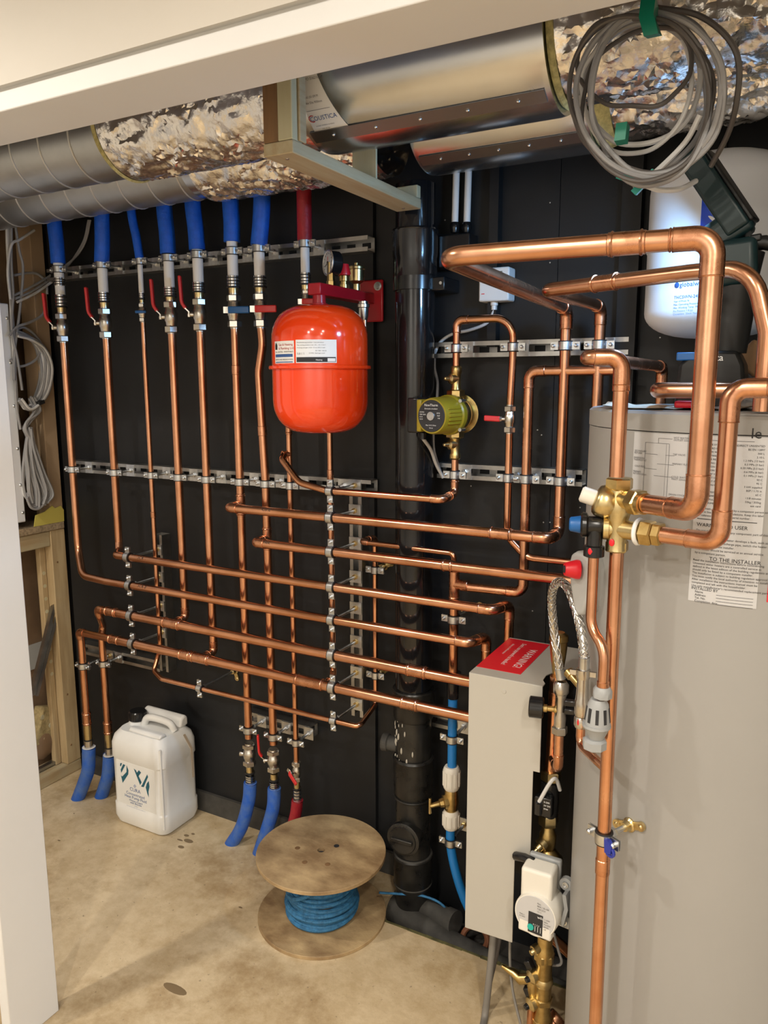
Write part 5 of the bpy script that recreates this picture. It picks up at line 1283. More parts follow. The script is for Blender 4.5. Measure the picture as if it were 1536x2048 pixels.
# brass combination valve above the tall pipe
vx, vy_ = VXY
t = thing('mixing_valve', (vx, vy_, 1.262), 'brass pressure reducing valve block in front of the cylinder', 'valve')
zv_ = lambda py: P(1233, py, vy_).z
ob('body', MB().lathe([(zv_(1100), 0.0165), (zv_(1092), 0.0155), (zv_(1040), 0.0165), (zv_(1020), 0.021), (zv_(1000), 0.021), (zv_(985), 0.0175), (zv_(975), 0.0175)], (vx, vy_, 0), (0, 0, 1), 28), 'brass_bright', t)
ob('top_nut', MB().hexn((vx, vy_, zv_(979)), (0, 0, 1), 0.0215, 0.019), 'brass', t)
ob('bottom_nut', MB().hexn((vx, vy_+0.004, zv_(1104)), (0, 0, 1), 0.0185, 0.018), 'brass', t)
dl_ = V3((-0.90, -0.20, 0.30)).normalized(); vc = V3((vx, vy_, zv_(1013)))
bn = ob('reducer_bonnet', MB().lathe([(0.0, 0.016), (0.008, 0.021), (0.014, 0.0255), (0.030, 0.026), (0.036, 0.022), (0.038, 0.016)], vc, dl_, 30), 'brass_bright', t)
ob('adjuster_cap', MB().lathe([(0.036, 0.0120), (0.040, 0.0130), (0.058, 0.0130), (0.061, 0.010)], vc, dl_, 24), 'offwhite_plastic', bn)
o1 = V3((FX-vx, FYY-vy_, 0)).normalized(); o2 = V3((p2x-vx, p2y-vy_, 0)).normalized()
c1 = V3((vx, vy_, zO1)); c2 = V3((vx, vy_, zO2))
ob('outlet', MB().cyl(c1, c1+o1*0.045, 0.0145, 20), 'brass_bright', t); ob('outlet_nut', MB().hexn(c1+o1*0.034, o1, 0.0205, 0.022), 'brass', t)
ob('outlet_ring', MB().lathe([(0.056, 0.0125), (0.056, 0.017), (0.064, 0.0165), (0.064, 0.0125)], c1, o1, 18), 'brass', t)
ob('outlet', MB().cyl(c2, c2+o2*0.045, 0.0150, 20), 'brass_bright', t); ob('outlet_nut', MB().hexn(c2+o2*0.040, o2, 0.0205, 0.020), 'brass', t)
ob('ptfe_wrap', MB().torus(c2+o2*0.036, o2, 0.0185, 0.0035, 24, 8), 'paper', t)
ob('outlet_nut', MB().hexn(c2+o2*0.060, o2, 0.0185, 0.014), 'brass', t)
lf = V3((-0.96, -0.22, 0)).normalized()
ob('side_port', MB().cyl(c2, c2+lf*0.022, 0.0145, 20), 'brass_bright', t); ob('side_nut', MB().lathe([(0.012, 0.0155), (0.013, 0.0185), (0.021, 0.0185), (0.022, 0.0155)], c2, lf, 20), 'brass_bright', t)
mk = MB(); mk.sphere((vx-0.004, vy_-0.0170, zv_(1082)), 0.0042, 10, 8, (1, 0.3, 1.4)); ob('paint_mark', mk, 'label_red', t)
t = thing('relief_valve', c2+lf*0.06+V3((0, 0, -0.05)), 'black plastic relief valve elbow with ribbed blue knob', 'valve')
rc = c2+lf*0.036+V3((0, 0, 0.004))
ob('body', MB().lathe([(-0.014, 0.0125), (-0.008, 0.0145), (0.008, 0.0145), (0.011, 0.0195), (0.017, 0.0205), (0.020, 0.017)], rc, lf, 26), 'black_plastic', t)
ob('outlet', MB().lathe([(-0.052, 0.012), (-0.05, 0.0165), (-0.034, 0.0165), (-0.032, 0.0125), (0, 0.0125)], rc-lf*0.002, (0, 0, 1), 18), 'black_plastic', t)
kb = MB().lathe([(0.018, 0.0130), (0.021, 0.0140), (0.036, 0.0115), (0.038, 0.009)], rc, lf, 22)
ob('knob', kb, 'blue_plastic', t)
ob('paint_mark', MB().sphere(rc-lf*0.002+V3((-0.002, -0.0155, -0.040)), 0.004, 10, 8, (1, 0.35, 1.5)), 'label_red', t)
# discharge pipe, tundish
dx0 = rc-lf*0.002
zt0 = P(1192, 1258, dx0.y).z
tb = P(1206, 1368, -0.752)
pipe('copper discharge pipe from the relief valve down to the grey tundish', [dx0+V3((0, 0, -0.045)), V3((dx0.x, dx0.y, zt0)), V3((tb.x, tb.y, tb.z+0.06)), tb+V3((0, 0, -0.01))], 0.0085, {1: 0.05, 2: 0.05}, m='copper_bright', rings=((0.235, 0.03),))
t = thing('tundish', (tb.x, tb.y, tb.z-0.13), 'grey plastic tundish with slotted cage below the discharge pipe', 'tundish')
tz = lambda py: P(1200, py, tb.y).z
ob('top_nut', MB().lathe([(tz(1395), 0.0125), (tz(1393), 0.0155), (tz(1378), 0.0155), (tz(1372), 0.0115)], (tb.x, tb.y, 0), (0, 0, 1), 8), 'grey_plastic', t)
x1 = tb.x-0.006
ob('cage', MB().lathe([(tz(1452), 0.0215), (tz(1440), 0.0200), (tz(1408), 0.0165), (tz(1398), 0.012)], (x1, tb.y, 0), (0, 0, 1), 26), 'grey_plastic', t)
for k in range(9):
    an = 2*math.pi*k/9; zc1 = (tz(1445)+tz(1410))/2; hh = (tz(1410)-tz(1445))*0.8
    dd = V3((math.cos(an), math.sin(an), 0.10)).normalized()
    ob('slot', MB().obox(V3((x1, tb.y, zc1))+V3((math.cos(an), math.sin(an), 0))*0.0186, dd, (-math.sin(an), math.cos(an), 0), dd.cross(V3((-math.sin(an), math.cos(an), 0))), 0.0016, 0.005, hh), 'ink', t)
ob('funnel', MB().lathe([(tz(1478), 0.012), (tz(1456), 0.0205), (tz(1453), 0.0230), (tz(1448), 0.0225)], (x1-0.001, tb.y, 0), (0, 0, 1), 26), 'grey_plastic', t)
ob('bottom_nut', MB().lathe([(tz(1500), 0.0160), (tz(1497), 0.0195), (tz(1482), 0.0195), (tz(1478), 0.0150)], (x1-0.003, tb.y, 0), (0, 0, 1), 8), 'grey_plastic', t)

# ================================================================ filling loop
LY1, LY2 = -0.455, -0.62
l1 = lambda px, py: P(px, py, LY1); l2 = lambda px, py: P(px, py, LY2)
p_ = [l1(1122, 1358), l1(1118, 1330), l1(1107, 1250), P(1104, 1190, -0.48), P(1116, 1164, -0.52), P(1138, 1180, -0.56), P(1160, 1250, -0.60), l2(1168, 1310), l2(1168, 1336)]
t = thing('braided_hose', p_[0], 'arched braided steel filling hose between the two nickel valves', 'hose')
ps = spline(p_, 10)
ob('hose', MB().tube(ps, 0.0078, 16), 'nickel', t)
br = MB()
for dirn in (1, -1):
    for s in range(5):
        pts = []
        for i in range(len(ps)):
            tg = (ps[min(i+1, len(ps)-1)]-ps[max(i-1, 0)]).normalized(); u, v, _ = frame(tg)
            a = dirn*i*0.55+2*math.pi*s/5; pts.append(ps[i]+(u*math.cos(a)+v*math.sin(a))*0.0079)
        br.tube(pts, 0.0011, 5)
ob('wire_braid', br, 'chrome', t, kind='stuff')
ob('ferrule', MB().cyl(ps[0], ps[0]+(ps[4]-ps[0]).normalized()*0.022, 0.0098, 16), 'zinc', t); ob('ferrule', MB().cyl(ps[-1], ps[-1]+(ps[-5]-ps[-1]).normalized()*0.022, 0.0098, 16), 'zinc', t)
c = l1(1121, 1410); zz1 = lambda py: l1(1121, py).z
t = thing('filling_valve', (c.x, LY1, zz1(1465)), 'left nickel filling valve below the braided hose', 'valve', 'filling loop valves')
ob('body', MB().lathe([(zz1(1455), 0.0115), (zz1(1435), 0.0125), (zz1(1425), 0.0105), (zz1(1395), 0.0105), (zz1(1390), 0.012), (zz1(1372), 0.012)], (c.x, LY1, 0), (0, 0, 1), 20), 'nickel', t)
ob('top_nut', MB().lathe([(zz1(1387), 0.014), (zz1(1384), 0.016), (zz1(1368), 0.016), (zz1(1362), 0.011)], (c.x, LY1, 0), (0, 0, 1), 20), 'nickel', t)
ob('bottom_nut', MB().hexn((c.x, LY1, zz1(1468)), (0, 0, 1), 0.0165, 0.017), 'nickel', t)
gp = V3((c.x, LY1, zz1(1420)))
ob('gauge_stub', MB().lathe([(0, 0.008), (0.012, 0.008), (0.013, 0.006), (0.026, 0.006), (0.027, 0.0085), (0.034, 0.0085)], gp, (-1, -0.25, 0.02), 12), 'brass', t)
ob('gauge', MB().lathe([(0.034, 0.018), (0.036, 0.0225), (0.062, 0.0225), (0.064, 0.020)], gp, (-1, -0.25, 0.02), 28), 'black_plastic', t)
ob('lever', MB().obox(gp+V3((0.022, -0.004, 0.003)), (1, 0.1, 0.05), (0, 1, 0), (0, 0, 1), 0.024, 0.013, 0.013), 'black_plastic', t, bev=0.003)
c2_ = l2(1164, 1400); zz2 = lambda py: l2(1164, py).z
t = thing('filling_valve', (c2_.x, LY2, zz2(1450)), 'right nickel check valve with wing nut below the braided hose', 'valve', 'filling loop valves')
ob('body', MB().lathe([(zz2(1432), 0.0110), (zz2(1426), 0.0130), (zz2(1402), 0.0130), (zz2(1397), 0.0115), (zz2(1378), 0.0108), (zz2(1362), 0.0105), (zz2(1340), 0.0105)], (c2_.x, LY2, 0), (0, 0, 1), 20), 'nickel', t)
ob('wing_nut', MB().lathe([(zz2(1356), 0.0115), (zz2(1350), 0.013), (zz2(1338), 0.013), (zz2(1336), 0.010)], (c2_.x, LY2, 0), (0, 0, 1), 16).obox((c2_.x, LY2, zz2(1346)), (1, 0.1, 0), (0, 1, 0), (0, 0, 1), 0.046, 0.006, 0.009), 'nickel', t)
ob('bottom_nut', MB().lathe([(zz2(1455), 0.0105), (zz2(1450), 0.0128), (zz2(1436), 0.0128), (zz2(1433), 0.011)], (c2_.x, LY2, 0), (0, 0, 1), 16), 'nickel', t)
ob('side_branch', MB().lathe([(0, 0.008), (0.03, 0.008), (0.031, 0.0105), (0.042, 0.0105)], (c2_.x, LY2, zz2(1376)), (-0.75, 0.5, 0.42), 14), 'brass', t)
ob('black_lever', MB().obox((c2_.x-0.022, LY2+0.004, zz2(1412)), (1, 0, 0.1), (0, 1, 0), (0, 0, 1), 0.022, 0.012, 0.012), 'black_plastic', t, bev=0.003)
ob('paint_mark', MB().sphere((c2_.x-0.002, LY2-0.0120, zz2(1441)), 0.003, 8, 6, (0.8, 0.3, 2)), 'label_red', t)
pipe('short copper swan neck joining the check valve to the tall pipe', [(c2_.x, LY2, zz2(1455)+0.004), (c2_.x, LY2, zz2(1490)), (VXY[0]-0.02, VXY[1]+0.03, P(1190, 1520, -0.69).z), (VXY[0], VXY[1]+0.012, P(1205, 1532, -0.70).z)], 0.0082, {1: 0.05, 2: 0.03}, m='copper_bright')

# brass vent behind the hose
bx, by_ = P(1117, 1300, -0.37).x, -0.37; zb3 = lambda py: P(1117, py, by_).z
ob('air_separator', MB().lathe([(zb3(1350), 0.011), (zb3(1330), 0.014), (zb3(1318), 0.016), (zb3(1296), 0.0185), (zb3(1282), 0.0185), (zb3(1280), 0.021), (zb3(1270), 0.020), (zb3(1264), 0.012)], (bx, by_, 0), (0, 0, 1), 20), 'brass', None, 'brass bottle vent rising behind the braided hose', 'valve')

# ================================================================ cabinet
CF = -0.43
_c = P(938, 1345, CF); cx0 = _c.x; ctz = _c.z; CB = PZ(1007, 1273, ctz).y; cx1 = P(1085, 1378, CF).x; cbz = P(935, 1860, CF).z+0.004
cn1 = P(1066, 1545, CF).x; zn1 = P(1080, 1546, CF).z; cn2 = P(1029, 1722, CF).x; zn2 = P(1045, 1722, CF).z
t = thing('control_cabinet', ((cx0+cx1)/2, (CF+CB)/2, cbz), 'tall narrow grey metal cabinet with red warning label on top', 'cabinet')
ct_ = t
mb = MB()
fr = [(cx0, cbz), (cn2, cbz+0.004), (cn2, zn2), (cn1, zn2), (cn1, zn1), (cx1, zn1), (cx1, ctz), (cx0, ctz)]
mb.prism(fr, (0, CF+0.0025, 0), (1, 0, 0), (0, 0, 1), 0.0025); ob('front_panel', mb, 'cabinet_grey', t, bev=0.0012)
ob('left_side', MB().box((cx0, CF+0.0026, cbz), (cx0+0.002, CB, ctz)), 'cabinet_grey', t)
nb = [(cx0+0.0021, CF+0.0026), (cx1, CF+0.0026), (cx1, CF+0.018), (cx1-0.010, CF+0.035), (cx1-0.012, CF+0.065), (cx1, CF+0.10), (cx1+0.03, CF+0.13), (cx1+0.05, CF+0.14), (cx1+0.05, CB), (cx0+0.0021, CB)]
ob('top_panel', MB().prism(nb, (0, 0, ctz-0.002), (1, 0, 0), (0, 1, 0), 0.002), 'cabinet_grey', t)
ob('back_panel', MB().box((cx0+0.0021, CB-0.002, cbz), (cx1+0.06, CB, ctz-0.0021)), 'cabinet_grey', t)
ob('inner_plate', MB().box((cx0+0.0021, CB-0.042, cbz+0.02), (cx1+0.075, CB-0.039, ctz-0.03)), 'ink', t)
for z_ in (cbz+0.08, ctz-0.10): ob('wall_bracket', MB().box((cx0+0.05, CB+0.0005, z_), (cx0+0.08, 0.0135, z_+0.03)), 'galvanised', t)
ob('panel_screw', MB().lathe([(0, 0.0055), (0.0012, 0.0045)], P(1008, 1383, CF), (0, -1, 0), 14), 'cabinet_grey', t)
wl = [PZ(952, 1334, ctz), PZ(1046, 1349, ctz), PZ(1097, 1288, ctz), PZ(1016, 1278, ctz)]
wx0 = (wl[0].x+wl[3].x)/2; wx1 = min((wl[1].x+wl[2].x)/2, cx1-0.003); wy0 = (wl[0].y+wl[1].y)/2; wy1 = (wl[2].y+wl[3].y)/2
lb = ob('warning_label', MB().box((wx0, wy0, ctz+0.0002), (wx1, wy1, ctz+0.0008)), 'label_red', t)
W_ = wx1-wx0; L_ = wy1-wy0
fw = flat((wx0, wy1, ctz+0.0011), (0, -1, 0), (1, 0, 0))
tx = MB(); write(tx, 'WARNING!', 0.030*W_/0.115, fw, L_*0.55, W_*0.70, 'CENTER', sx=0.95); write(tx, "Don't use pipework as handles!", 0.0175*W_/0.115, fw, L_*0.47, W_*0.42, 'CENTER', sx=0.78); write(tx, 'Nicht als Griff benutzen', 0.008, fw, L_*0.35, W_*0.22, 'CENTER'); ob('lettering', tx, 'ink_white', lb)

# pump line in the open side of the cabinet
AYP = -0.388
pa = lambda px, py: P(px, py, AYP); pxm = pa(1100, 1600).x; zp = lambda py: P(1100, py, AYP).z
pipe('dark copper pipe dropping inside the open cabinet side', [(pxm+0.004, AYP, zp(1350)), (pxm, AYP, zp(1545))], 0.0135, {}, rings=((0.05, 0.03),))
pipe('short copper elbow below the left filling valve', [(c.x, LY1, zz1(1466)+0.004), (c.x, LY1, zp(1505)), (pxm+0.002, AYP, zp(1512))], 0.0095, {1: 0.022}, elbows=(1,), m='copper_bright')
t = thing('flow_sensor', (pxm, AYP, zp(1650)), 'black flow sensor between two brass nuts inside the cabinet', 'sensor')
ob('nut', MB().hexn((pxm, AYP, zp(1560)), (0, 0, 1), 0.0225, zp(1540)-zp(1560)), 'brass_bright', t)
ob('nut', MB().hexn((pxm-0.002, AYP, zp(1650)), (0, 0, 1), 0.0225, zp(1628)-zp(1650)), 'brass_bright', t)
ob('body', MB().lathe([(zp(1630), 0.019), (zp(1600), 0.021), (zp(1562), 0.0195)], (pxm-0.001, AYP, 0), (0, 0, 1), 22), 'black_plastic', t)
ob('connector', MB().obox((pxm-0.004, AYP-0.030, zp(1598)), (1, 0.1, 0), (0, 1, 0), (0, 0, 1), 0.038, 0.022, 0.045), 'black_plastic', t, bev=0.003)
ob('plug', MB().cyl((pxm-0.012, AYP-0.043, zp(1612)), (pxm-0.012, AYP-0.043, zp(1590)), 0.0075, 14), 'black_plastic', t)
ob('lead', MB().tube(spline([V3((pxm-0.012, AYP-0.043, zp(1588))), P(1100, 1566, AYP-0.04), P(1112, 1558, AYP-0.03), P(1120, 1580, AYP-0.01)], 6), 0.0042, 8), 'cable_white', t)
tx = MB(); f_ = flat((pxm-0.002, AYP-0.0415, zp(1588)), (1, 0, 0), (0, 0, 1))
for k, s in enumerate(['0-200', '5V DC', 'IP44']): write(tx, s, 0.0055, f_, 0.0, -0.008*k)
ob('lettering', tx, 'ink_white', t)
t = thing('pump_valve', (pxm, AYP, zp(1735)), 'brass isolating pump valve with flange above the heating pump', 'valve')
ob('body', MB().lathe([(zp(1700), 0.014), (zp(1690), 0.018), (zp(1668), 0.019), (zp(1662), 0.015), (zp(1650), 0.013)], (pxm-0.002, AYP, 0), (0, 0, 1), 20), 'brass', t)
ob('flange', MB().lathe([(zp(1728), 0.030), (zp(1724), 0.033), (zp(1716), 0.033), (zp(1712), 0.028), (zp(1704), 0.022), (zp(1698), 0.014)], (pxm, AYP, 0), (0, 0, 1), 28), 'brass', t)
ob('spindle', MB().lathe([(0.012, 0.014), (0.024, 0.0145), (0.026, 0.010), (0.036, 0.009), (0.037, 0.006), (0.046, 0.005)], (pxm-0.002, AYP, zp(1678)), (-0.45, -0.75, -0.45), 12), 'brass_bright', t)
# heating pump
PYF = -0.505
t = thing('heating_pump', (pxm, AYP, zp(1880)), 'cream heating pump with round control face and teal button', 'pump')
a1, a2, a3, a4 = P(1041, 1738, PYF), P(1110, 1757, PYF), P(1106, 1812, PYF), P(1040, 1790, PYF)
xl, xr = a4.x, a2.x-0.006; zt_, zb2 = (a1.z+a2.z)/2+0.004, a4.z-0.012
ob('electronics_cover', MB().box((xl, PYF, zb2), (xr, PYF+0.05, zt_)), 'offwhite_plastic', t, bev=0.007, seg=3)
ob('cover_back', MB().box((xl+0.002, PYF+0.051, zb2), (xr+0.004, PYF+0.066, zt_+0.004)), 'grey_plastic', t, bev=0.004)
fcx = P(1070, 1832, PYF-0.010); fd = V3((-0.08, -1, 0.05)).normalized()
fu = V3((1, -0.08, 0)).normalized(); fv = fd.cross(fu)*-1; fv = fu.cross(fd) if False else V3((0, 0.05, 1)).normalized()
ob('motor', MB().lathe([(0, 0.0455), (0.004, 0.047), (0.060, 0.047)], fcx, -fd, 44), 'offwhite_plastic', t)
ob('face_foot', MB().obox(fcx-fv*0.030-fd*0.010, fu, fd, fv, 0.074, 0.022, 0.030), 'offwhite_plastic', t, bev=0.004)
fp = ob('face_plate', MB().lathe([(0, 0.0435), (0.0008, 0.0428)], fcx, fd, 44), 'label_silver', t)
ff = flat(fcx+fd*0.0012, fu, fv)
ob('control_panel', MB().obox(fcx+fd*0.0012-fv*0.016+fu*0.002, fu, fd, fv, 0.032, 0.001, 0.046), 'ink', fp)
ob('button', MB().lathe([(0, 0.0072), (0.002, 0.0066)], fcx+fd*0.0016-fv*0.027-fu*0.008, fd, 20), 'teal_button', fp)
tx = MB(); f2_ = flat(fcx+fd*0.0022, fu, fv); write(tx, 'wilo', 0.0085, f2_, 0.006, -0.0015); 
for k in range(3): tx.obox(fcx+fd*0.0020-fv*0.027+fu*(0.002+0.006*k), fu, fd, fv, 0.0008, 0.0006, 0.012)
write(tx, '0 1 2 3', 0.005, f2_, -0.003, -0.020); ob('lettering', tx, 'ink_white', fp)
tx = MB()
for k, s in enumerate(['Para', 'RKA / 25-130', '7-50 SCU', '12 / I']): write(tx, s, 0.0046, f2_, 0.0045, 0.030-0.006*k)
for k, s in enumerate(['1~230V', '50Hz', 'P 3-45W', 'IPX4D', 'CE']): write(tx, s, 0.0040, f2_, 0.021, 0.0-0.0055*k)
for k, s in enumerate(['Made in', 'EU 2022']): write(tx, s, 0.0036, f2_, -0.034, -0.006-0.005*k)
ob('lettering', tx, 'ink', fp)
ob('pump_housing', MB().lathe([(0, 0.046), (0.012, 0.046), (0.030, 0.030)], fcx-fd*0.052, -fd, 30), 'grey_plastic', t)
for sx, sz_ in ((0.046, 0.062), (0.048, -0.022)):
    lug = fcx+fu*sx+fv*sz_-fd*0.050; ob('lug', MB().lathe([(0, 0.014), (0.012, 0.014)], lug, -fd, 16), 'grey_plastic', t); ob('bolt', MB().lathe([(0, 0.007), (0.004, 0.0065), (0.004, 0.004), (0.002, 0.004)], lug, fd, 14), 'zinc', t)
ob('housing_rib', MB().ribbon([fcx+fu*0.05+fv*0.05-fd*0.045, fcx+fu*0.056+fv*0.02-fd*0.045, fcx+fu*0.048-fv*0.02-fd*0.045], fd, 0.03, 0.008), 'grey_plastic', t)
ob('cable_clip', MB().tube([P(1032, 1712, -0.44), P(1050, 1716, -0.46), P(1064, 1722, -0.465), P(1072, 1738, -0.46)], 0.010, 10), 'black_plastic', t)
# lower brass manifold
blx = P(1084, 1950, AYP-0.02).x; bly = AYP-0.02; zl = lambda py: P(1084, py, bly).z
t = thing('drain_manifold', (blx, bly, zl(2060)), 'brass flushing manifold with black levered valves near the floor', 'valve')
ob('body', MB().lathe([(zl(2075), 0.022), (zl(2030), 0.021), (zl(2022), 0.018), (zl(1996), 0.017), (zl(1990), 0.019), (zl(1925), 0.018), (zl(1920), 0.021), (zl(1895), 0.021), (zl(1890), 0.017), (zl(1868), 0.017)], (blx+0.004, bly, 0), (0, 0, 1), 20), 'brass', t)
ob('nut', MB().hexn((blx+0.004, bly, zl(1918)), (0, 0, 1), 0.0235, 0.020), 'brass', t)
ob('nut', MB().hexn((blx+0.004, bly, zl(2004)), (0, 0, 1), 0.0225, 0.016), 'brass', t)
ob('nut', MB().hexn((blx+0.004, bly, zl(2050)), (0, 0, 1), 0.0250, 0.020), 'brass', t)
ob('collar', MB().lathe([(zl(1968), 0.0185), (zl(1964), 0.0215), (zl(1956), 0.0215), (zl(1952), 0.0185)], (blx+0.004, bly, 0), (0, 0, 1), 20), 'brass_bright', t)
ob('upper_spindle', MB().lathe([(0.012, 0.012), (0.026, 0.012), (0.027, 0.008), (0.034, 0.006)], (blx-0.002, bly, zl(1890)), (-0.5, -0.8, -0.2), 12), 'brass_bright', t)
for py in (1950, 2005):
    k0 = V3((blx-0.012, bly-0.004, zl(py))); kd2 = V3((-0.55, -0.80, -0.15)).normalized()
    ob('valve_head', MB().lathe([(0.0, 0.016), (0.016, 0.016), (0.018, 0.013), (0.022, 0.008), (0.023, 0.006)], k0, kd2, 18), 'brass_bright', t)
    ob('black_cap', MB().lathe([(0.020, 0.0075), (0.030, 0.006)], k0, kd2, 12), 'black_plastic', t)
    ob('lever', MB().obox(k0+V3((-0.016, 0.004, 0.012)), (1, 0, 0.5), (0, 1, 0), (-0.5, 0, 1), 0.014, 0.020, 0.034), 'black_plastic', t, bev=0.002)
ob('side_arm', MB().tube([V3((blx-0.01, bly, zl(1960))), P(1040, 1958, bly), P(1026, 1945, bly), P(1004, 1932, bly)], [0.0125, 0.0125, 0.009, 0.004], 14), 'brass', t)
ob('drain_leg', MB().lathe([(zl(1998), 0.011), (zl(1985), 0.014), (zl(1970), 0.014), (zl(1955), 0.011)], (blx-0.020, bly, 0), (0, 0, 1), 14), 'brass', t)
pipe('orange copper stub below the brass manifold at the frame bottom', [(blx-0.020, bly-0.01, zl(2008)), (blx-0.022, bly-0.01, 0.0)], 0.0085, {}, m='copper_bright')
ob('coupling_nut', MB().lathe([(0, 0.018), (0.004, 0.021), (0.016, 0.021), (0.018, 0.024), (0.034, 0.024)], P(1118, 2030, -0.36), (-0.5, -0.6, -0.62), 22), 'copper_joint', None, 'copper coupling half hidden beside the brass manifold', 'coupling')
pipe('copper pipe passing low between the pump and the cylinder', [P(1100, 1870, -0.34), P(1160, 1925, -0.30)], 0.013, {}, m='copper')
ob('support_arm', MB().obox(P(1124, 1846, -0.39), (1, 0, -0.1), (0, 1, 0), (0.1, 0, 1), 0.05, 0.010, 0.010), 'offwhite_plastic', None, 'pale bracket arm beside the heating pump', 'bracket')
# cables below the cabinet
cable('thick armoured grey cable dropping below the cabinet to the floor', [P(988, 1850, -0.36), P(985, 1890, -0.37), P(978, 1960, -0.38), P(970, 2030, -0.39), PZ(962, 2075, 0.012), PZ(950, 2160, 0.009)], 0.0085, 'armoured', n=14)
cable('second dark cable dropping below the cabinet to the floor', [P(1002, 1855, -0.34), P(994, 1900, -0.35), P(974, 1990, -0.36), P(960, 2080, -0.37)], 0.0065, 'cable_dark', n=12)
cable('thin grey cable hanging below the cabinet corner', [P(1020, 1868, -0.39), P(1020, 1925, -0.39), P(1026, 1985, -0.40), P(1044, 2060, -0.42)], 0.0032, 'armoured')
cable('thin pale cable hooked beside the pump base', [P(1108, 1868, -0.40), P(1118, 1905, -0.39), P(1123, 1922, -0.39), P(1118, 1930, -0.39), P(1100, 1930, -0.39)], 0.0032, 'cable_grey')
# ================================================================ white wall vessel
WX, WY, WR = -0.186, -0.158, 0.140
zwt, zwb, zwm = P(1430, 300, WY-WR*0.6).z+0.01, P(1400, 668, WY-0.03).z-0.008, P(1400, 480, WY-WR).z
t = thing('potable_vessel', (WX, WY, zwb), 'white domed potable water vessel mounted on the wall above cylinder', 'expansion vessel')
def wd(r, h, n=10): return [(h*math.sin(math.pi/2*k/n), max(0.01, r*math.cos(math.pi/2*k/n)**0.72)) for k in range(n+1)]
zlow2 = P(1290, 630, WY).z
ob('shell', MB().lathe([(zlow2-d[0], d[1]) for d in wd(WR, zlow2-zwb)][::-1]+[(zwt-0.07, WR)]+[(zwt-0.07+d[0], d[1]) for d in wd(WR, 0.07)][1:], (WX, WY, 0), (0, 0, 1), 72), 'white_tank', t)
ob('weld_seam', MB().torus((WX, WY, zwm), (0, 0, 1), WR, 0.0022, 72, 6), 'white_tank', t)
ob('air_valve_cap', MB().cyl((WX, WY-0.03, zwt-0.004), (WX, WY-0.03, zwt+0.018), 0.008, 14), 'black_plastic', t)
RW = WR+0.0006
g0, h0 = cyhit(1400, 462, WX, WY, RW); g1, h1 = cyhit(1482, 388, WX, WY, RW)
fw_ = onround(WX, WY, RW, g0, 0); wW = (g1-g0)*RW
lb = ob('blue_label', patch(MB(), fw_, 0, wW, h0, h1, 12), 'label_blue', t)
fw2 = onround(WX, WY, RW+0.0006, g0, h0); hW = h1-h0
e = MB()
def stroke(pts, w0):
    for (x0, y0, a), (x1, y1, b) in zip(pts, pts[1:]):
        dx, dy = x1-x0, y1-y0; L = math.hypot(dx, dy); nx, ny = -dy/L, dx/L
        e.add([fw2(wW*(x0-nx*a*w0), hW*(y0-ny*a*w0)), fw2(wW*(x0+nx*a*w0), hW*(y0+ny*a*w0)), fw2(wW*(x1+nx*b*w0), hW*(y1+ny*b*w0)), fw2(wW*(x1-nx*b*w0), hW*(y1-ny*b*w0))], [(3, 2, 1, 0)])
stroke([(0.20, 0.42, 0.3), (0.27, 0.37, 1.2), (0.36, 0.28, 1.3), (0.48, 0.22, 1.2), (0.62, 0.25, 1.0), (0.75, 0.34, 0.5)], 0.035)
stroke([(0.34, 0.56, 0.3), (0.40, 0.64, 0.9), (0.50, 0.68, 1.1), (0.60, 0.63, 0.9), (0.64, 0.54, 0.3)], 0.03)
stroke([(0.38, 0.46, 0.5), (0.45, 0.36, 1.0), (0.55, 0.36, 0.8), (0.60, 0.44, 0.3)], 0.03)
write(e, 'global', wW*0.24, fw2, wW*0.20, hW*0.04)
ob('emblem', e, 'ink_white', lb)
g2, h2 = cyhit(1350, 575, WX, WY, RW); fw3 = onround(WX, WY, RW+0.0003, g2, h2)
tx = MB(); write(tx, 'globalwater', 0.0125, fw3, 0.010, 0); tx.lathe([(0, 0.0055), (0.0003, 0.005)], fw3(0.004, 0.004), V3((math.sin(g2), -math.cos(g2), 0)), 14)
write(tx, 'THC5WN-24LH', 0.0085, fw3, -0.001, -0.0225)
for k, s in enumerate(['Year of Prod. N', 'Max. Operating Pressure 10 bar', 'Max. Working Temp. 99 C', 'Pre Pressure 1.9 bar', 'Connection  20mm Flanged']): write(tx, s, 0.0050, fw3, -0.001, -0.029-0.0062*k)
ob('lettering', tx, 'ink_blue', t)
g3, h3 = cyhit(1494, 598, WX, WY, RW); fw4 = onround(WX, WY, RW+0.0003, g3, h3); tx = MB()
for k in range(16): patch(tx, fw4, 0.0022*k, 0.0022*k+(0.0007 if k % 3 else 0.0014), 0, 0.018, 1)
ob('barcode', tx, 'ink_grey', t)

# ================================================================ work lamp standing on the cylinder
LYW = -0.485
lp = lambda px, py, y=LYW: P(px, py, y)
bx_ = lp(1462, 742).x
t = thing('work_lamp', (bx_, LYW, ZT), 'dark green cordless work lamp standing on the cylinder top', 'lamp')
zb4 = ZT
b0, b1 = lp(1422, 706), lp(1488, 706)
ob('battery_base', MB().prism([(lp(1358, 760).x, zb4), (lp(1500, 760).x, zb4), (lp(1492, 730).x, lp(1492, 730).z), (lp(1480, 703).x, lp(1480, 703).z), (lp(1400, 703).x, lp(1400, 703).z), (lp(1366, 728).x, lp(1366, 728).z)], (0, LYW+0.05, 0), (1, 0, 0), (0, 0, 1), 0.10), 'makita_black', t, bev=0.006)
ob('base_band', MB().box((lp(1360, 735).x, LYW-0.051, lp(1400, 722).z), (lp(1400, 735).x, LYW-0.03, lp(1400, 706).z)), 'blue_plastic', t, bev=0.002)
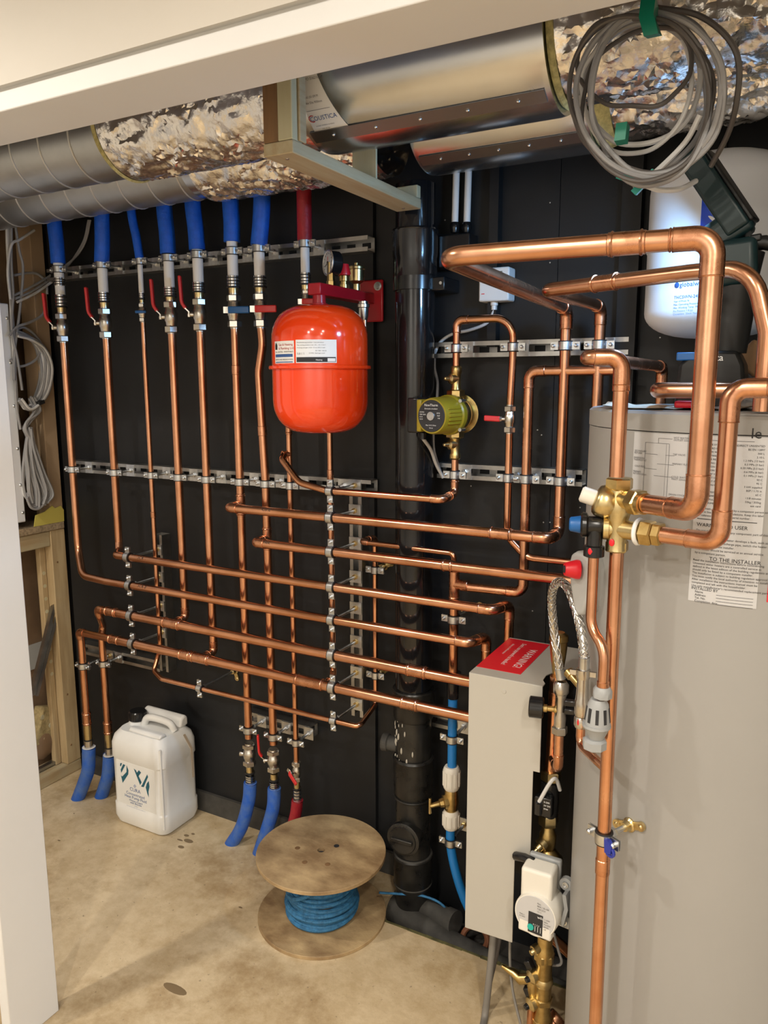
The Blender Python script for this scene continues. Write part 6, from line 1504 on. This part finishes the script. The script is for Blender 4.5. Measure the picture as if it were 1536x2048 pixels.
tx = MB(); write(tx, 'makita', 0.016, flat((lp(1392, 722, LYW-0.0505).x, LYW-0.0508, lp(1400, 722, LYW-0.05).z), (1, 0, 0), (0, 0, 1)), 0, 0); ob('lettering', tx, 'ink_white', t)
ob('column', MB().tube([lp(1455, 706), lp(1462, 640), lp(1470, 560), lp(1478, 505)], [0.030, 0.034, 0.036, 0.040], 20), 'makita_black', t)
ob('shoulder', MB().obox(lp(1468, 530), (1, 0, 0.08), (0, 1, 0), (-0.08, 0, 1), 0.075, 0.085, 0.075), 'makita_teal', t, bev=0.012, seg=3)
ob('handle', MB().tube([lp(1440, 500), lp(1490, 490), lp(1530, 485), lp(1560, 495)], [0.012, 0.013, 0.012, 0.009], 12), 'makita_black', t)
ob('handle_button', MB().obox(lp(1512, 478), (1, 0, 0.1), (0, 1, 0), (0, 0, 1), 0.018, 0.03, 0.012), 'makita_black', t, bev=0.003)
h0_, h1_ = lp(1380, 312), lp(1482, 465)
ax_ = (h1_-h0_).normalized(); nn = V3((-ax_.z, 0, ax_.x)).normalized()
if nn.x > 0: nn = -nn                        # towards the left, where the light goes
HYd = 0.070
ny_ = (nn*0.98+V3((0, 0.14, 0))).normalized(); sd_ = ax_.cross(ny_).normalized(); nn = ny_
hc_ = (h0_+h1_)/2
ob('head', MB().obox(hc_-nn*0.003, ax_, sd_, nn, (h1_-h0_).length, HYd, 0.040), 'makita_teal', t, bev=0.006, seg=3)
ob('head_back', MB().obox(hc_-nn*0.026+ax_*0.006, ax_, sd_, nn, (h1_-h0_).length*0.9, HYd*0.8, 0.008), 'makita_black', t, bev=0.003)
ob('lens', MB().obox(hc_+nn*0.0178, ax_, sd_, nn, (h1_-h0_).length*0.5, HYd*0.4, 0.001), 'lamp_glow', t)
ob('elbow_arm', MB().obox(lp(1455, 462), ax_.cross(V3((0, 1, 0))), (0, 1, 0), ax_, 0.075, 0.06, 0.05), 'makita_teal', t, bev=0.010, seg=3)
ll = area('work_lamp_beam', hc_+nn*0.021, hc_+nn*1.0, 8.5, 0.075, (0.30, 0.60, 1.0), math.radians(150))
ll.data.shape = 'RECTANGLE'; ll.data.size = 0.09; ll.data.size_y = 0.06

# clutter on the cylinder top
def paper_sheet(label, c, w_, d, z, m, seed, rot=0, lift=0.006):
    n = 10; vs = []; fs = []
    for i in range(n+1):
        for j in range(n+1):
            x, y = (i/n-0.5)*w_, (j/n-0.5)*d
            h = lift*(abs(noise.noise(V3((x*14+seed, y*14, 0))))+0.6*(abs(x)/w_*2)**4)
            vs.append((c[0]+x*math.cos(rot)-y*math.sin(rot), c[1]+x*math.sin(rot)+y*math.cos(rot), z+h))
    for i in range(n):
        for j in range(n): a = i*(n+1)+j; fs.append((a, a+n+1, a+n+2, a+1))
    k = len(vs); vs2 = vs+[(x, y, zz-0.0012) for x, y, zz in vs]; fs2 = fs+[tuple(q+k for q in f[::-1]) for f in fs]
    return ob('paper_sheet', MB().add(vs2, fs2), m, None, label, 'paper')
paper_sheet('cream paper lying on the cylinder top below the supply pipe', (-0.20, -0.50, 0), 0.24, 0.15, ZT+0.0015, 'brown_paper', 2.0, 0.1, 0.010)
paper_sheet('yellowish paper on the cylinder top at the right edge', (0.02, -0.56, 0), 0.16, 0.16, ZT+0.0015, 'yellow_film', 6.0, 0.3, 0.018)
p = lp(1395, 752, -0.52)
mb = lump((0.012, -0.566, ZT+0.030), 0.075, (1.35, 0.26, 0.42), 8.0, 0.45, 28, 18); ob('plastic_bag', mb, 'clear_film', None, 'crumpled clear plastic bag in front of the lamp base', 'bag')
ob('red_tool', MB().obox((-0.165, -0.565, ZT+0.010), (1, 0.1, 0), (0, 1, 0), (0, 0, 1), 0.06, 0.03, 0.012), 'label_red', None, 'small red tool under the level copper pipe', 'tool', bev=0.004)
ob('dark_block', MB().obox(lp(1510, 718, -0.40), (0.7, 0, -0.6), (0, 1, 0), (0.6, 0, 0.7), 0.05, 0.05, 0.05), 'timber_brown', None, 'dark brown block behind the plastic bag', 'block', bev=0.006)

# ================================================================ jerrycan
JX0, JX1, JY0, JY1, JH = -2.045, -1.797, -0.212, -0.030, 0.385
JYb = -0.028
t = thing('jerrycan', ((JX0+JX1)/2, (JY0+JY1)/2, 0), 'white plastic jerrycan with black cap and printed label', 'jerrycan')
# body: stacked rounded sections
def rrect(x0, x1, y0, y1, r, n=6):
    out = []
    for cx_, cy_, a0 in ((x1-r, y0+r, -90), (x1-r, y1-r, 0), (x0+r, y1-r, 90), (x0+r, y0+r, 180)):
        for k in range(n+1):
            a = math.radians(a0+90*k/n); out.append((cx_+r*math.cos(a), cy_+r*math.sin(a)))
    return out
secs = [(0.0, 0.018, 0.028), (0.006, 0.008, 0.03), (0.03, 0.0, 0.032), (0.075, 0.0, 0.032), (0.08, 0.003, 0.032), (0.245, 0.003, 0.032), (0.25, 0.0, 0.032), (0.30, 0.0, 0.034), (0.325, 0.006, 0.036), (0.345, 0.022, 0.036)]
mb = MB(); vs = []; fs = []
for z, ins, r in secs: vs += [(x, y, z) for x, y in rrect(JX0+ins, JX1-ins, JY0+ins, JYb-ins, r)]
m_ = len(rrect(0, 1, 0, 1, 0.1))
for i in range(len(secs)-1):
    for j in range(m_): fs.append((i*m_+j, i*m_+(j+1) % m_, (i+1)*m_+(j+1) % m_, (i+1)*m_+j))
fs.append(tuple(range(m_-1, -1, -1))); fs.append(tuple((len(secs)-1)*m_+j for j in range(m_)))
mb.add(vs, fs); ob('body', mb, 'jerrycan_white', t)
xm = (JX0+JX1)/2; ym = (JY0+JYb)/2
# raised shoulders and the moulded handle bridging the dip
ob('shoulder', MB().prism([(JY0+0.024, 0.345), (JY0+0.060, 0.345), (JY0+0.056, 0.356), (JY0+0.034, 0.358)], (JX0+0.075, 0, 0), (0, 1, 0), (0, 0, 1), JX1-JX0-0.10), 'jerrycan_white', t, bev=0.006, seg=3)
ob('rear_shoulder', MB().prism([(JYb-0.062, 0.345), (JYb-0.020, 0.345), (JYb-0.020, 0.376), (JYb-0.034, 0.387), (JYb-0.054, 0.378)], (JX0+0.040, 0, 0), (0, 1, 0), (0, 0, 1), JX1-JX0-0.065), 'jerrycan_white', t, bev=0.008, seg=3)
ob('handle', MB().tube(spline([V3((JX1-0.032, ym+0.01, 0.346)), V3((JX1-0.045, ym+0.004, 0.372)), V3((xm+0.03, ym, 0.380)), V3((xm-0.02, ym, 0.374)), V3((xm-0.04, ym, 0.346))], 6), 0.0125, 14), 'jerrycan_white', t)
ob('neck', MB().lathe([(0.34, 0.030), (0.352, 0.030), (0.356, 0.026), (0.366, 0.026)], (JX0+0.050, ym+0.004, 0), (0, 0, 1), 24), 'jerrycan_white', t)
cp = MB().lathe([(0.356, 0.030), (0.358, 0.0315), (0.384, 0.0305), (0.388, 0.027)], (JX0+0.050, ym+0.004, 0), (0, 0, 1), 30)
for k in range(24):
    a = 2*math.pi*k/24; cp.obox((JX0+0.05+0.0308*math.cos(a), ym+0.004+0.0308*math.sin(a), 0.371), (math.cos(a), math.sin(a), 0), (-math.sin(a), math.cos(a), 0), (0, 0, 1), 0.002, 0.003, 0.024)
ob('cap', cp, 'black_plastic', t)
ob('side_strap', MB().ribbon([V3((JX1+0.0006, JYb-0.070, 0.335)), V3((JX1+0.0006, JYb-0.038, 0.27)), V3((JX1+0.0006, JYb-0.034, 0.16))], (0, 1, 0), 0.010, 0.0015), 'brown_paper', t)
ob('edge_rib', MB().tube([V3((JX1-0.010, JY0+0.010, 0.03)), V3((JX1-0.010, JY0+0.010, 0.32))], 0.004, 8), 'jerrycan_white', t)
jl = ob('label', MB().box((JX0+0.034, JY0+0.0026, 0.084), (JX1-0.034, JY0+0.003, 0.243)), 'jerrycan_white', t)
fj = flat((xm-0.006, JY0+0.0020, 0), (1, 0, 0), (0, 0, 1))
tx = MB(); 
def jtri(pts): tx.add([fj(a, b) for a, b in pts], [tuple(range(len(pts)))])
jtri([(-0.064, 0.232), (-0.055, 0.234), (-0.062, 0.220), (-0.066, 0.222)])
jtri([(-0.050, 0.232), (-0.040, 0.231), (-0.062, 0.196), (-0.064, 0.208)])
jtri([(-0.034, 0.232), (-0.026, 0.215), (-0.028, 0.200), (-0.058, 0.160), (-0.064, 0.186), (-0.058, 0.184), (-0.036, 0.206)])
jtri([(0.000, 0.228), (0.010, 0.224), (0.034, 0.186), (0.026, 0.174)])
jtri([(0.024, 0.228), (0.014, 0.216), (0.020, 0.204), (0.034, 0.222)])
jtri([(0.036, 0.178), (0.062, 0.222), (0.066, 0.214), (0.042, 0.170), (0.030, 0.170)])
jtri([(0.068, 0.200), (0.058, 0.188), (0.052, 0.172), (0.058, 0.150), (0.064, 0.138), (0.064, 0.160), (0.070, 0.180)])
ob('emblem', tx, 'ink_teal', jl)
tx = MB(); fj2 = flat((xm-0.006, JY0+0.0021, 0), (1, 0, 0), (0, 0, 1))
write(tx, 'CURA', 0.019, fj2, 0, 0.141, 'CENTER')
for s, z, k in (('Concentrated', 0.125, 0.0155), ('Heat Pump Fluid', 0.112, 0.0155), ('Winter-Guard', 0.101, 0.0108), ('with Biocide', 0.0925, 0.0108), ('1 2 5 L', 0.084, 0.006), ('Keep away from children. Read the label before use.', 0.078, 0.0042)): write(tx, s, k, fj2, 0, z, 'CENTER')
tx.torus(fj2(-0.0, 0.163), (0, 1, 0), 0.005, 0.0009, 4, 5)
ob('lettering', tx, 'ink_blue', jl)

# ================================================================ cable drum with blue rope
DX, DY_, DR = -1.128, -0.264, 0.186
t = thing('cable_drum', (DX, DY_, 0), 'plywood cable drum standing on its end', 'cable drum')
def disc(z0, z1, hole=True):
    mb = MB().lathe([(z0, 0.011), (z0, DR-0.001), (z0+0.001, DR), (z1-0.001, DR), (z1, DR-0.001), (z1, 0.011)] if hole else [(z0, DR-0.001), (z0+0.001, DR), (z1-0.001, DR), (z1, DR-0.001)], (DX, DY_, 0), (0, 0, 1), 72, not hole)
    if hole: mb.lathe([(z1, 0.011), (z0, 0.011)], (DX, DY_, 0), (0, 0, 1), 72, False)
    return mb
ob('top_flange', disc(0.192, 0.203), 'plywood', t); ob('bottom_flange', disc(0.0, 0.011), 'plywood', t)
ob('core', MB().lathe([(0.011, 0.075), (0.192, 0.075)], (DX, DY_, 0), (0, 0, 1), 40), 'plywood', t)
ob('core_hole', MB().cyl((DX, DY_, 0.1925), (DX, DY_, 0.1935), 0.0109, 20), 'ink', t)
ob('drive_hole', MB().cyl((DX+0.028, DY_+0.038, 0.2026), (DX+0.028, DY_+0.038, 0.2034), 0.008, 18), 'ink', t)
for k in range(3):
    a = math.radians((200, 262, 318)[k]); ob('bolt_dimple', MB().lathe([(0, 0.009), (0.0006, 0.006)], (DX+0.07*math.cos(a), DY_+0.07*math.sin(a), 0.2028), (0, 0, 1), 14), 'timber_brown', t)
random.seed(11)
t = thing('blue_rope', (DX, DY_, 0.011), 'blue rope wound around the drum core', 'rope')
nl = 15
for k in range(nl):
    z = 0.019+0.0115*k; Rk = 0.079+0.016*math.exp(-((z-0.045)/0.055)**2)+0.004*random.random()
    tl = random.uniform(-0.006, 0.006); ph = random.uniform(0, 6.28); pts = []
    for j in range(48):
        a = 2*math.pi*j/48; pts.append(V3((DX+(Rk+0.002*math.sin(3*a+ph))*math.cos(a), DY_+(Rk+0.002*math.sin(3*a+ph))*math.sin(a), min(0.186, max(0.016, z+tl*math.sin(a+ph))))))
    ob('rope_turn', MB().tube(pts, 0.0062, 8, closed=True), 'rope_blue', t)
for k in range(7):
    z = 0.020+0.010*k; Rk = 0.098+0.006*random.random()-0.0022*abs(k-2.5); tl = random.uniform(-0.010, 0.010); ph = random.uniform(0, 6.28)
    pts = [V3((DX+Rk*math.cos(2*math.pi*j/48), DY_+Rk*math.sin(2*math.pi*j/48), max(0.018, z+tl*math.sin(2*math.pi*j/48+ph)))) for j in range(48)]
    ob('rope_turn', MB().tube(pts, 0.0062, 8, closed=True), 'rope_blue', t)
pts = [V3((DX+0.099*math.cos(a), DY_+0.099*math.sin(a), z)) for a, z in ((-2.6, 0.07), (-2.2, 0.085), (-1.8, 0.10), (-1.4, 0.125), (-1.0, 0.15), (-0.6, 0.165))]
ob('crossing_strand', MB().tube(spline(pts, 6), 0.0062, 8), 'rope_blue', t)

# ================================================================ hanging cables at the left
XCB = -2.435
def pc(px, py, x=XCB): return PX(px, py, x)
random.seed(5)
def bundle(label, base, jitter, r, m, k, z_off=0.0):
    j = [(px+random.uniform(-jitter, jitter), py+random.uniform(-jitter, jitter)) for px, py in base]
    return cable(label, [pc(a, b, XCB+z_off+0.004*k) for a, b in j], r*1.35, m, name='hanging_cable', n=7, group='hanging grey cables', seg=5)
LB = 'grey cable %s beside the left door lining'
lab = LB % 'straying at the top of the tangle'
paths = [[(12, 420), (14, 500), (20, 590), (26, 680), (30, 760), (34, 830)], [(18, 420), (18, 520), (24, 600), (30, 690), (31, 800), (40, 860)], [(28, 440), (40, 500), (47, 540), (38, 620), (30, 700), (28, 760)],
         [(24, 430), (22, 520), (25, 590), (24, 660), (36, 720), (45, 780)], [(70, 460), (40, 480), (22, 490), (16, 540), (20, 600)], [(27, 552), (55, 545), (78, 548), (92, 565), (96, 590)],
         [(28, 590), (60, 575), (95, 553), (104, 548)], [(30, 597), (65, 582), (100, 558)], [(35, 603), (70, 588), (104, 562)],
         [(92, 610), (85, 630), (62, 645), (35, 655), (18, 670)], [(22, 720), (35, 732), (55, 730), (74, 715), (82, 690), (70, 668), (50, 655), (32, 660)]]
for k, p_ in enumerate(paths):
    bundle(lab, p_, 1.5, 0.0034, 'cable_grey' if k % 4 else 'cable_white', k % 5)
lab = LB % 'in the upper hanging coil'
for k in range(20):                          # upper coil
    s_ = k/19
    base = [(32+4*s_, 660+10*s_), (55+10*s_, 672+8*s_), (75+18*s_, 700), (82+24*s_, 745-8*s_), (72+22*s_, 790), (50+16*s_, 815+4*s_), (36+6*s_, 800)]
    bundle(lab, base, 3, 0.0033, ['cable_grey', 'cable_white', 'cable_grey'][k % 3], k % 5, -0.02+0.03*s_)
lab = LB % 'gathered at the waist of the tangle'
for k in range(11):                           # throat
    s_ = k/10; bundle(lab, [(58+12*s_, 795), (70+10*s_, 820), (60-5*s_, 845), (48+3*s_, 858), (58+4*s_, 880)], 3, 0.0034, 'cable_grey', k % 5)
lab = LB % 'in the lower hanging loop'
for k in range(18):                          # lower hanging loop
    s_ = k/17
    base = [(60, 855+2*s_), (50+22*s_, 900), (46+42*s_, 945), (48+58*s_, 985), (58+38*s_, 1005+8*(1-abs(2*s_-1)))]
    bundle(lab, base, 3, 0.0034, 'cable_grey' if k % 5 else 'cable_white', k % 5, -0.01+0.02*s_)
lab = LB % 'curled just above the chipboard shelf'
for k in range(5):
    bundle(lab, [(54, 985+4*k), (62, 1005+3*k), (78, 1010+2*k), (92, 1000), (102-3*k, 985)], 2, 0.0034, 'cable_grey', k)
ob('cable_tie', MB().obox(pc(80, 805, XCB+0.022), (0, 1, 0.3), (1, 0, 0), (0, -0.3, 1), 0.026, 0.022, 0.014), 'rubber', None, 'black tape band around the hanging grey cables', 'tape', bev=0.002)
for k in range(3):
    cable('pale cable curving from the ducts to the leftmost blue tail', [P(181-2*k, 440, -0.02), P(172-2*k, 480, -0.02), P(155-3*k, 510+2*k, -0.02), P(130, 532+4*k, -0.02)], 0.0034, 'cable_grey', group='pale cables behind the leftmost tail')
